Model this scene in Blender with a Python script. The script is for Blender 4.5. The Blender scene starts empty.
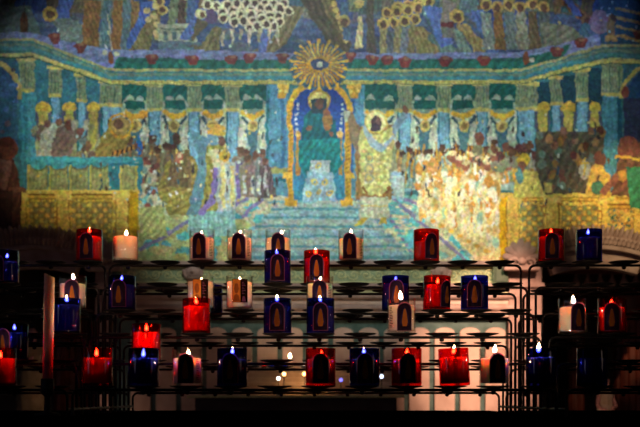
import bpy, bmesh, math, random
import numpy as np
from mathutils import Vector, Matrix

random.seed(11)
rng = np.random.default_rng(7)
C = bpy.context.scene.collection
SC = bpy.context.scene

# ---------------------------------------------------------------- camera
F = 1033.0            # focal length in pixels of the 640 px wide frame
ZC = 1.0              # camera height
YC = -2.36            # the top tier of the candle stands is at y = 0
HOR = 397.0           # row of the picture at camera height
def at(px, py, d):
    "point at distance d in front of the camera that lands on pixel px, py"
    return Vector(((px - 320.0) * d / F, YC + d, ZC + (HOR - py) * d / F))

cam_d = bpy.data.cameras.new('camera')
cam = bpy.data.objects.new('camera', cam_d); C.objects.link(cam)
cam.location = (0, YC, ZC)
cam.rotation_euler = (math.pi / 2, 0, 0)
cam_d.sensor_width = 36.0
cam_d.lens = F * 36.0 / 640.0
cam_d.shift_y = (HOR - 213.5) / 640.0
cam_d.clip_start = 0.05
cam_d.dof.use_dof = True
cam_d.dof.focus_distance = 2.3
cam_d.dof.aperture_fstop = 6.3
SC.camera = cam

# ---------------------------------------------------------------- world, exposure
w = bpy.data.worlds.new('world'); SC.world = w
w.use_nodes = True
w.node_tree.nodes['Background'].inputs['Color'].default_value = (0.5, 0.6, 1.0, 1)
w.node_tree.nodes['Background'].inputs['Strength'].default_value = 0.002
SC.view_settings.view_transform = 'Standard'
SC.view_settings.look = 'None'
SC.view_settings.gamma = 1.0
SC.view_settings.use_curve_mapping = False
SC.view_settings.exposure = 0.0
SC.cycles.transparent_max_bounces = 48
SC.cycles.max_bounces = 10

# ---------------------------------------------------------------- church lamps and added fills
DW = 5.0              # distance of the mosaic wall
def spot(name, loc, target, power, half_deg, blend, color, radius=0.03):
    l = bpy.data.lights.new(name, 'SPOT')
    l.energy = power; l.color = color; l.spot_size = math.radians(2 * half_deg)
    l.spot_blend = blend; l.shadow_soft_size = radius
    o = bpy.data.objects.new(name, l); C.objects.link(o)
    o.location = loc
    o.rotation_euler = (Vector(target) - Vector(loc)).to_track_quat('-Z', 'Y').to_euler()
    return o
spot('mosaic_spotlight', (-0.15, 0.3, 3.6), at(310, 84, DW), 215, 17.0, 0.5, (0.86, 0.97, 0.98)).scale = (2.3, 1, 1)
spot('center_fill', (0.0, 0.3, 3.4), at(335, 212, DW), 135, 11.5, 0.5, (0.92, 0.97, 0.90)).scale = (1.9, 1, 1)  # added fill for the lower middle of the mosaic and the frieze
spot('warm_spotlight', (0.35, 0.2, 3.4), at(474, 218, DW), 150, 8.0, 0.8, (1.0, 0.78, 0.5))
spot('low_warm_spotlight', (1.3, 0.9, 2.6), at(486, 345, DW), 560, 10.5, 0.85, (1.0, 0.57, 0.40))
spot('right_spotlight', (1.2, 0.4, 3.3), at(630, 216, DW), 260, 8, 0.8, (1.0, 0.74, 0.42))
spot('blue_window_light', (1.2, 0.3, 3.3), at(606, 14, DW), 60, 4.2, 0.9, (0.25, 0.45, 1.0))
spot('stone_fill', (-0.3, 1.0, 3.4), at(310, 330, DW), 6.5, 18, 0.9, (1.0, 0.66, 0.5)).scale = (1.6, 1, 1)  # added light that brightens the stone courses and panels

spot('left_fill', (-1.2, 0.4, 3.3), at(72, 184, DW), 62, 5.2, 0.7, (1.0, 0.85, 0.5)).scale = (1.8, 1, 1)  # added fill that lifts the gold balustrade at left
def window_light(name, loc, target, power, sx, sy, color):
    l = bpy.data.lights.new(name, 'AREA'); l.shape = 'RECTANGLE'; l.size = sx; l.size_y = sy; l.energy = power; l.color = color
    o = bpy.data.objects.new(name, l); C.objects.link(o); o.location = loc
    o.rotation_euler = (Vector(target) - Vector(loc)).to_track_quat('-Z', 'Y').to_euler()
window_light('left_window_daylight', (-2.9, -1.6, 2.0), (0, 0, 1.3), 3.5, .8, 1.8, (.62, .6, 1.0))
window_light('right_edge_light', (2.9, -1.2, 2.0), (0, 0, 1.3), 2.5, .6, 1.8, (1.0, .7, .6))  # added area light, gives the glass edges a warm reflection

# ---------------------------------------------------------------- helpers
def lin(c):
    return tuple((v / 255.0 / 12.92) if v / 255.0 <= 0.04045 else (((v / 255.0) + 0.055) / 1.055) ** 2.4 for v in c[:3])

def nodes(name):
    m = bpy.data.materials.new(name); m.use_nodes = True
    nt = m.node_tree; nt.nodes.clear()
    out = nt.nodes.new('ShaderNodeOutputMaterial')
    return m, nt, out

def pmat(name, col, rough=0.6, metal=0.0, spec=0.5, noise=None, bump=0.0, scale=40.0):
    "principled material; noise = second colour mixed in by a procedural noise"
    m, nt, out = nodes(name)
    b = nt.nodes.new('ShaderNodeBsdfPrincipled')
    nt.links.new(b.outputs[0], out.inputs[0])
    b.inputs['Roughness'].default_value = rough
    b.inputs['Metallic'].default_value = metal
    b.inputs['Specular IOR Level'].default_value = spec
    col = lin(col)
    b.inputs['Base Color'].default_value = (*col, 1)
    if noise or bump:
        tc = nt.nodes.new('ShaderNodeTexCoord')
        n = nt.nodes.new('ShaderNodeTexNoise')
        n.inputs['Scale'].default_value = scale; n.inputs['Detail'].default_value = 5
        nt.links.new(tc.outputs['Object'], n.inputs['Vector'])
        if noise:
            r = nt.nodes.new('ShaderNodeValToRGB')
            r.color_ramp.elements[0].position = 0.35; r.color_ramp.elements[0].color = (*col, 1)
            r.color_ramp.elements[1].position = 0.65; r.color_ramp.elements[1].color = (*lin(noise), 1)
            nt.links.new(n.outputs['Fac'], r.inputs['Fac'])
            nt.links.new(r.outputs[0], b.inputs['Base Color'])
        if bump:
            bp = nt.nodes.new('ShaderNodeBump'); bp.inputs['Strength'].default_value = bump
            bp.inputs['Distance'].default_value = 0.004
            nt.links.new(n.outputs['Fac'], bp.inputs['Height'])
            nt.links.new(bp.outputs[0], b.inputs['Normal'])
    return m

def link_bm(name, bm, mats, parent=None, smooth=False, loc=None):
    me = bpy.data.meshes.new(name); bm.to_mesh(me); bm.free()
    if smooth:
        for p in me.polygons: p.use_smooth = True
    o = bpy.data.objects.new(name, me); C.objects.link(o)
    for m in (mats if isinstance(mats, (list, tuple)) else [mats]): me.materials.append(m)
    if parent: o.parent = parent
    if loc is not None: o.location = loc
    return o

def tag(o, label=None, cat=None, group=None, kind=None):
    if label: o['label'] = label
    if cat: o['category'] = cat
    if group: o['group'] = group
    if kind: o['kind'] = kind
    return o

def empty(name, loc, rot=(0, 0, 0)):
    o = bpy.data.objects.new(name, None); C.objects.link(o)
    o.empty_display_size = 0.02
    o.location = loc; o.rotation_euler = rot
    return o

def box(bm, x0, x1, y0, y1, z0, z1, mi=0, bev=0.0):
    vs = [bm.verts.new((x, y, z)) for x in (x0, x1) for y in (y0, y1) for z in (z0, z1)]
    fs = [(0, 1, 3, 2), (4, 6, 7, 5), (0, 4, 5, 1), (2, 3, 7, 6), (0, 2, 6, 4), (1, 5, 7, 3)]
    nf = []
    for f in fs:
        fc = bm.faces.new([vs[i] for i in f]); fc.material_index = mi; nf.append(fc)
    if bev:
        es = list({e for f in nf for e in f.edges})
        bmesh.ops.bevel(bm, geom=es, offset=bev, segments=2, affect='EDGES', profile=0.5)

def lathe(bm, prof, n=32, mi=0, o=(0, 0, 0), close=True):
    "prof: list of (radius, z)"
    rings = []
    for r, z in prof:
        if r < 1e-6:
            rings.append([bm.verts.new((o[0], o[1], o[2] + z))])
        else:
            rings.append([bm.verts.new((o[0] + r * math.cos(2 * math.pi * i / n), o[1] + r * math.sin(2 * math.pi * i / n), o[2] + z)) for i in range(n)])
    for a, b in zip(rings, rings[1:]):
        for i in range(n):
            j = (i + 1) % n
            if len(a) == 1 and len(b) == 1: continue
            if len(a) == 1: f = (a[0], b[j], b[i])
            elif len(b) == 1: f = (a[i], a[j], b[0])
            else: f = (a[i], a[j], b[j], b[i])
            fc = bm.faces.new(f); fc.material_index = mi; fc.smooth = True

def tube(bm, pts, r, n=10, mi=0, caps=True):
    pts = [Vector(p) for p in pts]
    rr = r if isinstance(r, (list, tuple)) else [r] * len(pts)
    rings = []
    up = Vector((0, 1, 0))
    for i, p in enumerate(pts):
        t = (pts[min(i + 1, len(pts) - 1)] - pts[max(i - 1, 0)]).normalized()
        a = t.cross(up)
        if a.length < 1e-3: a = t.cross(Vector((1, 0, 0)))
        a.normalize(); b = t.cross(a).normalized()
        rings.append([bm.verts.new(p + rr[i] * (math.cos(2 * math.pi * k / n) * a + math.sin(2 * math.pi * k / n) * b)) for k in range(n)])
    for a, b in zip(rings, rings[1:]):
        for i in range(n):
            j = (i + 1) % n
            fc = bm.faces.new((a[i], a[j], b[j], b[i])); fc.material_index = mi; fc.smooth = True
    if caps:
        for ring in (rings[0], rings[-1]):
            fc = bm.faces.new(ring); fc.material_index = mi

def prism(bm, pts, y0, y1, mi=0):
    "outline pts in (x, z) extruded between y0 and y1"
    a = [bm.verts.new((x, y0, z)) for x, z in pts]
    b = [bm.verts.new((x, y1, z)) for x, z in pts]
    n = len(pts)
    f = bm.faces.new(a); f.material_index = mi
    f = bm.faces.new(b[::-1]); f.material_index = mi
    for i in range(n):
        j = (i + 1) % n
        f = bm.faces.new((a[i], b[i], b[j], a[j])); f.material_index = mi

# ---------------------------------------------------------------- materials
M_iron = pmat('blackened iron', (14, 13, 13), 0.55, 0.3, 0.3, bump=0.2, scale=200)
M_tray = pmat('black tray', (6, 5, 5), 1.0, 0.0, 0.0)
M_stone = pmat('pink grey stone', (176, 150, 138), 0.75, spec=0.25, noise=(150, 124, 112), bump=0.3, scale=18)
M_panel = pmat('pale pink marble', (214, 186, 166), 0.6, spec=0.3, noise=(190, 160, 142), scale=9)
M_green = pmat('grey green marble', (92, 116, 108), 0.5, spec=0.3, noise=(66, 92, 84), scale=22)
M_dgreen = pmat('dark green marble', (44, 66, 48), 0.4, noise=(70, 92, 62), scale=26)
M_frieze = pmat('frieze ground', (160, 176, 134), 0.7, noise=(140, 160, 122), scale=60)
M_scroll = pmat('frieze scroll', (214, 214, 156), 0.7, noise=(196, 198, 140), scale=60)
M_wall = pmat('dark limestone', (110, 100, 90), 0.85, spec=0.2, noise=(86, 78, 70), bump=0.2, scale=6)
M_floor = pmat('stone floor', (70, 64, 58), 0.6, noise=(50, 46, 42), scale=4)
M_wood = pmat('red brown wood', (110, 42, 24), 0.5, noise=(70, 24, 14), scale=12)
# ---------------------------------------------------------------- the mosaic on the wall
# Every tessera is a face of a fine grid; the design is laid out with the shapes below
# on the plane of the wall itself (units: 4.84 mm).
MX0, MX1, MY0, MY1, CELL = -70.0, 710.0, -70.0, 262.5, 0.9
NX = int((MX1 - MX0) / CELL); NY = int((MY1 - MY0) / CELL)
gx = MX0 + (np.arange(NX) + 0.5) * CELL
gy = MY0 + (np.arange(NY) + 0.5) * CELL
IMG = np.zeros((NY, NX, 3)); IMG[:] = (70, 100, 120)

def _win(x0, x1, y0, y1):
    i0 = max(0, int((x0 - MX0) / CELL) - 1); i1 = min(NX, int((x1 - MX0) / CELL) + 2)
    j0 = max(0, int((y0 - MY0) / CELL) - 1); j1 = min(NY, int((y1 - MY0) / CELL) + 2)
    return i0, i1, j0, j1
def _put(mask, i0, i1, j0, j1, col, fold, X, Y):
    col = np.array(col, float)
    sub = IMG[j0:j1, i0:i1]
    if fold:
        amp, fx, fy = fold
        k = 1.0 + amp * .6 * np.sin(X * fx + Y * fy + 1.3 * np.sin(Y * 0.13))
        cc = col[None, None, :] * k[..., None]
    else:
        cc = np.broadcast_to(col, sub.shape)
    sub[mask] = np.clip(cc[mask], 0, 255)
def poly(pts, col, fold=None):
    xs = [p[0] for p in pts]; ys = [p[1] for p in pts]
    i0, i1, j0, j1 = _win(min(xs), max(xs), min(ys), max(ys))
    if i1 <= i0 or j1 <= j0: return
    X, Y = np.meshgrid(gx[i0:i1], gy[j0:j1])
    m = np.zeros(X.shape, bool)
    n = len(pts)
    for a in range(n):
        x0, y0 = pts[a]; x1, y1 = pts[(a + 1) % n]
        if y0 == y1: continue
        c = ((y0 > Y) != (y1 > Y)) & (X < (x1 - x0) * (Y - y0) / (y1 - y0) + x0)
        m ^= c
    _put(m, i0, i1, j0, j1, col, fold, X, Y)
def ell(cx, cy, rx, ry, col, fold=None, inner=0.0, ang=0.0, top=None):
    R = max(rx, ry)
    i0, i1, j0, j1 = _win(cx - R, cx + R, cy - R, cy + R)
    if i1 <= i0 or j1 <= j0: return
    X, Y = np.meshgrid(gx[i0:i1], gy[j0:j1])
    c, s = math.cos(ang), math.sin(ang)
    u = ((X - cx) * c + (Y - cy) * s) / rx; v = (-(X - cx) * s + (Y - cy) * c) / ry
    q = u * u + v * v
    m = (q <= 1) & (q >= inner * inner)
    if top is not None: m &= (Y <= top)
    _put(m, i0, i1, j0, j1, col, fold, X, Y)
def rect(x0, y0, x1, y1, col, fold=None):
    poly([(x0, y0), (x1, y0), (x1, y1), (x0, y1)], col, fold)
def line(x0, y0, x1, y1, wd, col):
    L = math.hypot(x1 - x0, y1 - y0) or 1
    nx, ny = -(y1 - y0) / L * wd / 2, (x1 - x0) / L * wd / 2
    poly([(x0 + nx, y0 + ny), (x1 + nx, y1 + ny), (x1 - nx, y1 - ny), (x0 - nx, y0 - ny)], col)
def path(pts, wd, col):
    for a, b in zip(pts, pts[1:]): line(*a, *b, wd, col)
R = random.Random(5)
def vary(c, a=14):
    d = R.uniform(-a, a)
    return tuple(max(0, min(255, v + d + R.uniform(-a / 2, a / 2))) for v in c)
TEAL = (72, 146, 150); TEALD = (36, 104, 112); BLUE = (122, 172, 190); GOLD = (214, 180, 72); OGOLD = (176, 160, 96)
SKIN = (112, 78, 62); DGREEN = (26, 92, 84); CREAM = (206, 204, 160); OLIVE = (150, 146, 76); PALE = (166, 184, 164)
SKYB = (72, 96, 150); LAV = (120, 134, 186)

def figure(x, y0, h, robe, trim=None, halo=None, lean=0.0, wide=0.3, skin=SKIN, hair=None):
    "standing robed figure: base y0, height h"
    wdt = h * wide; top = y0 - h
    poly([(x - wdt * 0.75, y0), (x - wdt * 0.62 + lean * .4, y0 - h * .45), (x - wdt * 0.5 + lean * .8, top + h * .22),
          (x - wdt * .15 + lean, top + h * .15), (x + wdt * .15 + lean, top + h * .15), (x + wdt * 0.5 + lean * .8, top + h * .22),
          (x + wdt * 0.62 + lean * .4, y0 - h * .45), (x + wdt * 0.75, y0)], robe, (0.16, 1.5, 0.25))
    if trim:
        line(x + lean * .9, top + h * .2, x, y0 - h * .05, max(1.4, wdt * .22), trim)
    r = h * .085
    if halo: ell(x + lean, top + r * 1.1, r * 2.0, r * 2.0, halo); ell(x + lean, top + r * 1.1, r * 2.0, r * 2.0, tuple(v * .75 for v in halo), inner=.85)
    ell(x + lean, top + r, r, r * 1.15, skin)
    ell(x + lean, top + r * .55, r * 1.05, r * .75, hair or tuple(v * .75 for v in skin))

# --- upper zone: sky with slanting rows of robed figures
for yy in np.arange(-70, 66, 3.0):
    rect(-70, yy, 710, yy + 3.2, vary((70, 92, 134), 10))
for _ in range(170):
    ell(R.uniform(-60, 700), R.uniform(-60, 50), R.uniform(5, 22), R.uniform(2, 6), vary(R.choice([(84, 108, 150), (64, 96, 128), (96, 110, 120), (90, 96, 110)]), 10), ang=R.uniform(-.6, .6))
robes = [(92, 112, 104), (60, 84, 150), (112, 118, 88), (124, 104, 66), (84, 116, 128), (98, 88, 70), (50, 76, 140)]
for x in np.arange(-50, 700, 13.0):
    for yb in (-18, 14):
        figure(x + R.uniform(-4, 4), yb + R.uniform(-3, 6), 44, vary(R.choice(robes), 12), None, R.choice([None, (190, 160, 70), None]), R.uniform(-6, 6))
# large sweeping robes
def sweep(x0, y0, x1, y1, w0, w1, col, bend=0.0):
    n = 10; L = []; Rr = []
    for k in range(n + 1):
        t = k / n; s = t * t * (3 - 2 * t)
        x = x0 + (x1 - x0) * s + bend * math.sin(math.pi * t); y = y0 + (y1 - y0) * t; ww = w0 + (w1 - w0) * t
        L.append((x - ww / 2, y)); Rr.append((x + ww / 2, y))
    poly(L + Rr[::-1], col, (0.17, 1.3, -0.5))
# left part
poly([(-70, 2), (30, 6), (45, 44), (-70, 44)], (96, 116, 116), (0.1, .3, .9))
sweep(60, 14, 100, 48, 16, 56, (104, 124, 116)); poly([(58, 26), (92, 24), (112, 46), (62, 42)], (122, 140, 128), (.1, .4, .8))
for x in (60, 64): sweep(x + 6, -10, x, 18, 8, 12, (66, 92, 170))
ell(50, 14, 7.5, 7.5, (196, 160, 66)); ell(50, 14, 4.2, 4.4, SKIN)
ell(24, 24, 4, 12, (104, 66, 44)); line(24, 2, 24, 24, 1.4, (60, 50, 50))
for x, c in ((88, (150, 104, 54)), (96, (132, 94, 50)), (107, (86, 124, 130)), (118, (150, 104, 54)), (127, (92, 122, 126)), (136, (140, 110, 60))):
    sweep(x, 0, x - 2, 50, 9, 9, c)
sweep(150, 2, 132, 48, 14, 12, (66, 100, 184)); sweep(156, 10, 140, 52, 8, 20, (128, 116, 70))
for k in range(9): ell(153 + R.uniform(-6, 8), 2 + k * 4.4, 3.2, 3, (212, 190, 110))
line(108, 14, 114, 58, 1.2, (190, 180, 140))
# altar block of arches
rect(158, 24, 198, 42, (176, 182, 148)); rect(160, 27, 196, 30, (116, 128, 110))
for k in range(4): rect(163 + k * 9, 31, 168 + k * 9, 41, (92, 116, 120))
rect(158, 42, 200, 50, (96, 124, 136))
for x, y in ((163, 10), (160, 2)): ell(x, y, 5.5, 5.5, (206, 178, 90)); ell(x, y, 3, 3.2, SKIN)
for k in range(3): sweep(174 + 9 * k, -6, 172 + 9 * k, 24, 7, 8, [(120, 132, 96), (96, 70, 60), (70, 104, 150)][k])
# two kneeling figures with trains either side of a choir of pale halos
sweep(204, 8, 186, 40, 12, 12, (86, 116, 190)); poly([(196, 18), (210, 22), (190, 46), (204, 44), (222, 58), (192, 56)], (110, 104, 74))
poly([(214, 26), (222, 28), (218, 57), (190, 56), (205, 40)], (128, 118, 76), (.18, 1.1, .3))
ell(211, 16, 6, 8, (96, 80, 118)); ell(201, 14, 6, 5, (224, 214, 150)); ell(203, 15, 3, 3, SKIN)
poly([(292, 4), (306, 8), (286, 44), (266, 57), (242, 57), (272, 40)], (132, 118, 76), (.18, 1.0, .5))
sweep(268, 28, 262, 52, 8, 8, (92, 116, 180))
for row, (y, x0, n, sp) in enumerate(((3, 208, 9, 9.5), (9, 222, 8, 9.6), (15, 224, 7, 9.0), (20, 236, 6, 8.5), (25, 250, 4, 8.0))):
    for k in range(n):
        x = x0 + k * sp + R.uniform(-1, 1); yy = y + R.uniform(-1.5, 1.5) + abs(k - n / 2) * .4
        ell(x, yy, 5.2, 5.2, (240, 226, 170)); ell(x, yy + .6, 3.2, 3.5, (92, 70, 66))
for k in range(7):
    x = 224 + k * 9; sweep(x, 27 + abs(3 - k), x + R.uniform(-2, 2), 46 - 3 * (k % 3), 4, 2, vary((196, 180, 134), 20))
# right of centre: brown train, blue mantles, gold halos
poly([(298, -4), (326, -4), (352, 44), (346, 57), (328, 44)], (84, 76, 58), (.2, 1.0, -.5))
poly([(316, -10), (332, -10), (350, 40), (340, 44)], (112, 96, 60), (.2, 1.0, -.5))
for k in range(7): ell(334 + k * 2.0, 4 + k * 6, 2.6, 3, (214, 182, 84))
sweep(344, 2, 346, 40, 9, 6, (74, 110, 140)); ell(344, 21, 6, 6, (186, 160, 84)); ell(344, 22, 3.5, 4, SKIN)
sweep(361, 16, 359, 49, 4, 9, (206, 188, 120)); sweep(370, -8, 371, 58, 8, 8, (92, 84, 70)); ell(359, 4, 5, 5, (206, 176, 84))
for k in range(5): sweep(384 + k * 7, 24, 383 + k * 7, 54, 7, 8, [(170, 156, 96), (96, 110, 120), (150, 140, 90), (110, 120, 128), (140, 128, 80)][k])
for row, (y, x0, n, sp) in enumerate(((7, 398, 4, 10), (13, 387, 4, 10.5), (24, 383, 4, 10.8))):
    for k in range(n):
        x = x0 + k * sp; yy = y - k * 1.7
        ell(x, yy, 5.6, 5.6, (212, 176, 80)); ell(x, yy + .8, 3.4, 3.8, (104, 76, 62))
sweep(426, 6, 446, 52, 8, 10, (74, 116, 120)); sweep(418, 26, 438, 56, 10, 46, (150, 134, 76)); sweep(432, 34, 452, 56, 8, 26, (104, 134, 124))
poly([(424, 6), (446, 8), (452, 44), (440, 48)], (84, 116, 196), (.12, 1.0, -.2))
poly([(444, -4), (456, 4), (452, 26), (440, 24)], (140, 132, 118)); rect(441, 24, 455, 38, (112, 110, 100)); rect(441, 22, 455, 27, (110, 48, 50))
ell(457, 16, 7, 7, (206, 170, 76)); ell(457, 17, 4, 4.4, SKIN)
sweep(462, 24, 486, 56, 10, 22, (166, 140, 78)); sweep(458, 30, 466, 58, 8, 14, (116, 140, 124)); sweep(478, 10, 492, 52, 14, 12, (80, 108, 184))
for k in range(6):
    x = 486 + k * 11.5; ell(x, 4 + (k % 2) * 3, 6, 6, (206, 164, 78)); ell(x, 5 + (k % 2) * 3, 3.6, 4, SKIN)
    sweep(x, 12, x + 3, 50, 9, 12, [(132, 146, 134), (146, 104, 56), (104, 120, 116), (140, 140, 112), (112, 92, 64), (96, 108, 104)][k])
poly([(540, 22), (572, 26), (590, 42), (545, 54)], (122, 128, 104), (.14, .5, .8))
for k in range(5): ell(566 + k * 7, 2 + k * 6, 6, 5, (150, 100, 56)); ell(567 + k * 7, 3 + k * 6, 3, 3.4, (92, 56, 44))
sweep(566, -4, 578, 16, 8, 8, (70, 96, 190)); sweep(586, 24, 592, 52, 10, 8, (70, 104, 130))
rect(598, -70, 710, 44, (48, 92, 122)); ell(600, 22, 10, 12, (150, 118, 138))
for a in range(4): line(616, 8 + a * 9, 640, 14 + a * 9, 3, (204, 156, 76))
ell(611, 28, 4, 14, (152, 110, 70)); ell(613, 18, 3, 3.5, (90, 56, 44)); poly([(604, 36), (616, 34), (618, 42), (604, 42)], (196, 150, 70))
for _ in range(70): ell(R.uniform(600, 700), R.uniform(-40, 38), 1.2, 1.2, vary((150, 180, 200), 20))

# --- ground strip and hedge under the figures, rising in both corners
def band(y0c, y1c, yo0, yo1, col, yr0=None, yr1=None):
    "horizontal between x 110 and 520, slanting up to the corners at x 35 and 600"
    r0 = yo0 + 6 if yr0 is None else yr0; r1 = yo1 + 6 if yr1 is None else yr1
    poly([(-70, yo0), (33, yo0), (110, y0c), (520, y0c), (602, r0), (710, r0), (710, r1), (602, r1), (520, y1c), (110, y1c), (33, yo1), (-70, yo1)], col)
poly([(-70, 30), (30, 32), (60, 40), (112, 50), (200, 50), (320, 54), (520, 52), (560, 44), (600, 34), (600, 50), (520, 72), (110, 72), (33, 40), (-70, 40)], LAV, (.1, .25, .9))
poly([(118, 57), (200, 59), (300, 60), (330, 60), (516, 58), (540, 54), (572, 44), (560, 60), (520, 70), (112, 70)], (40, 108, 96), (.18, .6, .5))
for x, y in ((55, 39), (80, 49), (152, 60), (192, 61), (232, 61), (250, 59), (282, 59), (350, 58), (372, 61), (387, 61), (405, 63), (445, 62), (484, 62), (556, 52), (581, 44), (640, 36)):
    poly([(x - 7, y - 3), (x + 7, y - 3), (x + 3, y + 4), (x - 3, y + 4)], (120, 56, 54)); ell(x, y - 3, 7, 3, (136, 60, 58)); ell(x + 1, y - 4, 3, 1.5, (166, 110, 80))
ell(111, 58, 3, 7, (140, 80, 50)); ell(105, 53, 2.5, 2.5, CREAM); ell(117, 54, 2.5, 2.5, CREAM); ell(526, 58, 3, 7, (140, 80, 50)); ell(531, 60, 2.5, 2.5, CREAM)

# --- hall: back ground
poly([(-70, 40), (33, 40), (110, 72), (520, 72), (602, 46), (710, 46), (710, 263), (-70, 263)], (60, 112, 120))
for _ in range(900):
    x = R.uniform(-60, 700); y = R.uniform(100, 200)
    ell(x, y, R.uniform(2, 6), R.uniform(1, 3), vary(R.choice([(90, 130, 124), (70, 118, 124), (60, 96, 110)]), 12))
# dark green openings between the columns and pale hangings with gold swags
cols_c = [155, 194, 232, 272, 405, 443, 482]
def opening(x0, x1, ytop):
    xm = (x0 + x1) / 2; W = (x1 - x0)
    rect(x0, ytop, x1, 112, DGREEN, (.14, .8, .6))
    for s in (-1, 1):
        for k in range(3): ell(xm + s * (W * .42 - k * 3), 106 - k * 4 + 3, 4.5, 6, vary((152, 172, 148), 8))
    rect(x0, 112, x1, 190, (150, 178, 168), (.13, 1.1, 0))
    poly([(x0, 112), (xm - 1, 112), (x0 + 2, 178), (x0, 178)], (190, 198, 170), (.14, 1.2, .1))
    poly([(x1, 112), (xm + 1, 112), (x1 - 2, 178), (x1, 178)], (190, 198, 170), (.14, 1.2, .1))
    poly([(xm - 7, 126), (xm + 7, 126), (xm, 178)], (74, 116, 124))
    for s in (-1, 1): line(xm + s * W * .42, 116, xm + s * 4, 126, 3, (60, 88, 96))
    ell(xm, 111, W * .40, 8, GOLD); ell(xm, 107.5, W * .40, 6.5, (120, 150, 130)); rect(x0 + 3, 100, x1 - 3, 109, DGREEN)
    for k in range(7): ell(xm + (k - 3) * W * .115, 117.5 - abs(k - 3) * 1.6, 2.6, 2.4, vary((222, 176, 60), 14))
    ell(xm, 126, 5.5, 6.5, (206, 182, 104)); ell(xm, 126, 3, 4, (146, 120, 70))
for x0, x1 in ((122, 148), (161, 188), (200, 226), (239, 266), (362, 398), (411, 438), (450, 477), (488, 517)):
    opening(x0, x1, 84)
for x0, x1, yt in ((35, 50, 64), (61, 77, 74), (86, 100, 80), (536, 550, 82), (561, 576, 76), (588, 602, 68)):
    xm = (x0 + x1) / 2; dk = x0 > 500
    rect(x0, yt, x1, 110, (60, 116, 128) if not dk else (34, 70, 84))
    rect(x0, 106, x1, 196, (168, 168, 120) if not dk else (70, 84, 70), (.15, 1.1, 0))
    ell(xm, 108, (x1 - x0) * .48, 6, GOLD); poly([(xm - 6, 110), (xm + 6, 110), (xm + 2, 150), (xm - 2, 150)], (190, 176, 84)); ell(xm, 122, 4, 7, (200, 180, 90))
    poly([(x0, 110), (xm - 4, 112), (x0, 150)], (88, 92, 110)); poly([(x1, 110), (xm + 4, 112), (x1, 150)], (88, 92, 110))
# columns
def column(x0, x1, yt, yc, yb, double=False):
    rect(x0, yt, x1, yb, BLUE, (.1, 2.2, 0))
    line(x0 + .8, yc, x0 + .8, yb, 1.4, TEALD); line(x1 - .8, yc, x1 - .8, yb, 1.2, (70, 120, 136))
    rect(x0 - 1, yt + 3, x1 + 1, yc, (134, 146, 110))
    for k in range(int((x1 - x0) / 3)): line(x0 + 1.5 + 3 * k, yt + 5, x0 + 1.5 + 3 * k, yc - 3, 1.1, (92, 116, 96))
    rect(x0 - 3, yt, x1 + 3, yt + 3.4, (206, 190, 106)); rect(x0 - 1.5, yc - 2, x1 + 1.5, yc + 1.6, (190, 178, 100))
for x0, x1, yt, yc in ((148, 161, 82, 110), (188, 200, 82, 110), (226, 239, 82, 110), (398, 411, 82, 110), (438, 450, 82, 110), (476, 488, 82, 110)):
    column(x0, x1, yt, yc, 192)
for x0, x1, yt, yc in ((50, 60, 66, 96), (77, 86, 73, 100), (101, 121, 80, 106), (517, 536, 82, 108), (551, 561, 76, 104), (576, 588, 69, 100)):
    column(x0, x1, yt, yc, 192)
rect(266, 84, 288, 200, (84, 140, 164), (.1, 1.5, 0)); line(268, 90, 268, 200, 2, TEALD); line(283, 98, 283, 195, 4, (60, 110, 146))
rect(350, 84, 364, 200, (84, 140, 164), (.1, 1.5, 0)); line(352, 98, 352, 195, 3, (50, 96, 146))
rect(264, 168, 290, 174, (150, 150, 90)); rect(264, 174, 292, 196, (90, 140, 156)); rect(266, 178, 290, 182, TEALD); rect(350, 174, 368, 196, (90, 140, 156))
# corner piers and their round arches
column(20, 33, 58, 90, 215); rect(20, 92, 33, 215, (62, 132, 144), (.12, 1.4, 0)); rect(28, 92, 35, 215, (80, 150, 160))
column(603, 621, 61, 95, 200); rect(603, 97, 622, 200, (78, 142, 156), (.12, 1.2, 0)); rect(618, 97, 622, 200, (34, 84, 104))
rect(-70, 60, 18, 150, (56, 96, 120)); ell(-12, 98, 34, 40, OGOLD, inner=.86, top=98); ell(-12, 98, 28, 33, (60, 92, 128), top=98)
for _ in range(60): ell(R.uniform(-60, 16), R.uniform(70, 150), 3, 2.4, vary(R.choice([(70, 100, 150), (50, 84, 110), (90, 80, 90)]), 10))
rect(624, 66, 710, 150, (70, 112, 120)); ell(662, 98, 42, 38, (200, 184, 96), inner=.9, top=98); ell(662, 98, 36, 32, (40, 76, 110), top=98)
rect(624, 98, 710, 150, (52, 60, 84)); ell(626, 92, 4, 6, (130, 70, 60))
# entablature
band(69, 84, 39, 56, (70, 128, 128)); band(69, 71.5, 38, 41, (172, 170, 110)); band(73, 76, 43, 46, (110, 140, 120)); band(76, 79.5, 47, 51, (70, 140, 148))
band(80, 83.5, 53, 57, (198, 188, 104)); band(83.5, 85, 57, 58.5, (60, 96, 80))
for x in np.arange(112, 520, 3.1): rect(x, 81, x + 1.3, 82.6, (150, 140, 74))
for x0, yb, x1, ya in ((35, 54, 110, 82),):
    for k in range(24):
        t = k / 24; ell(x0 + (x1 - x0) * t, yb + (ya - yb) * t + .5, 1, 1, (226, 206, 120))

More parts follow.
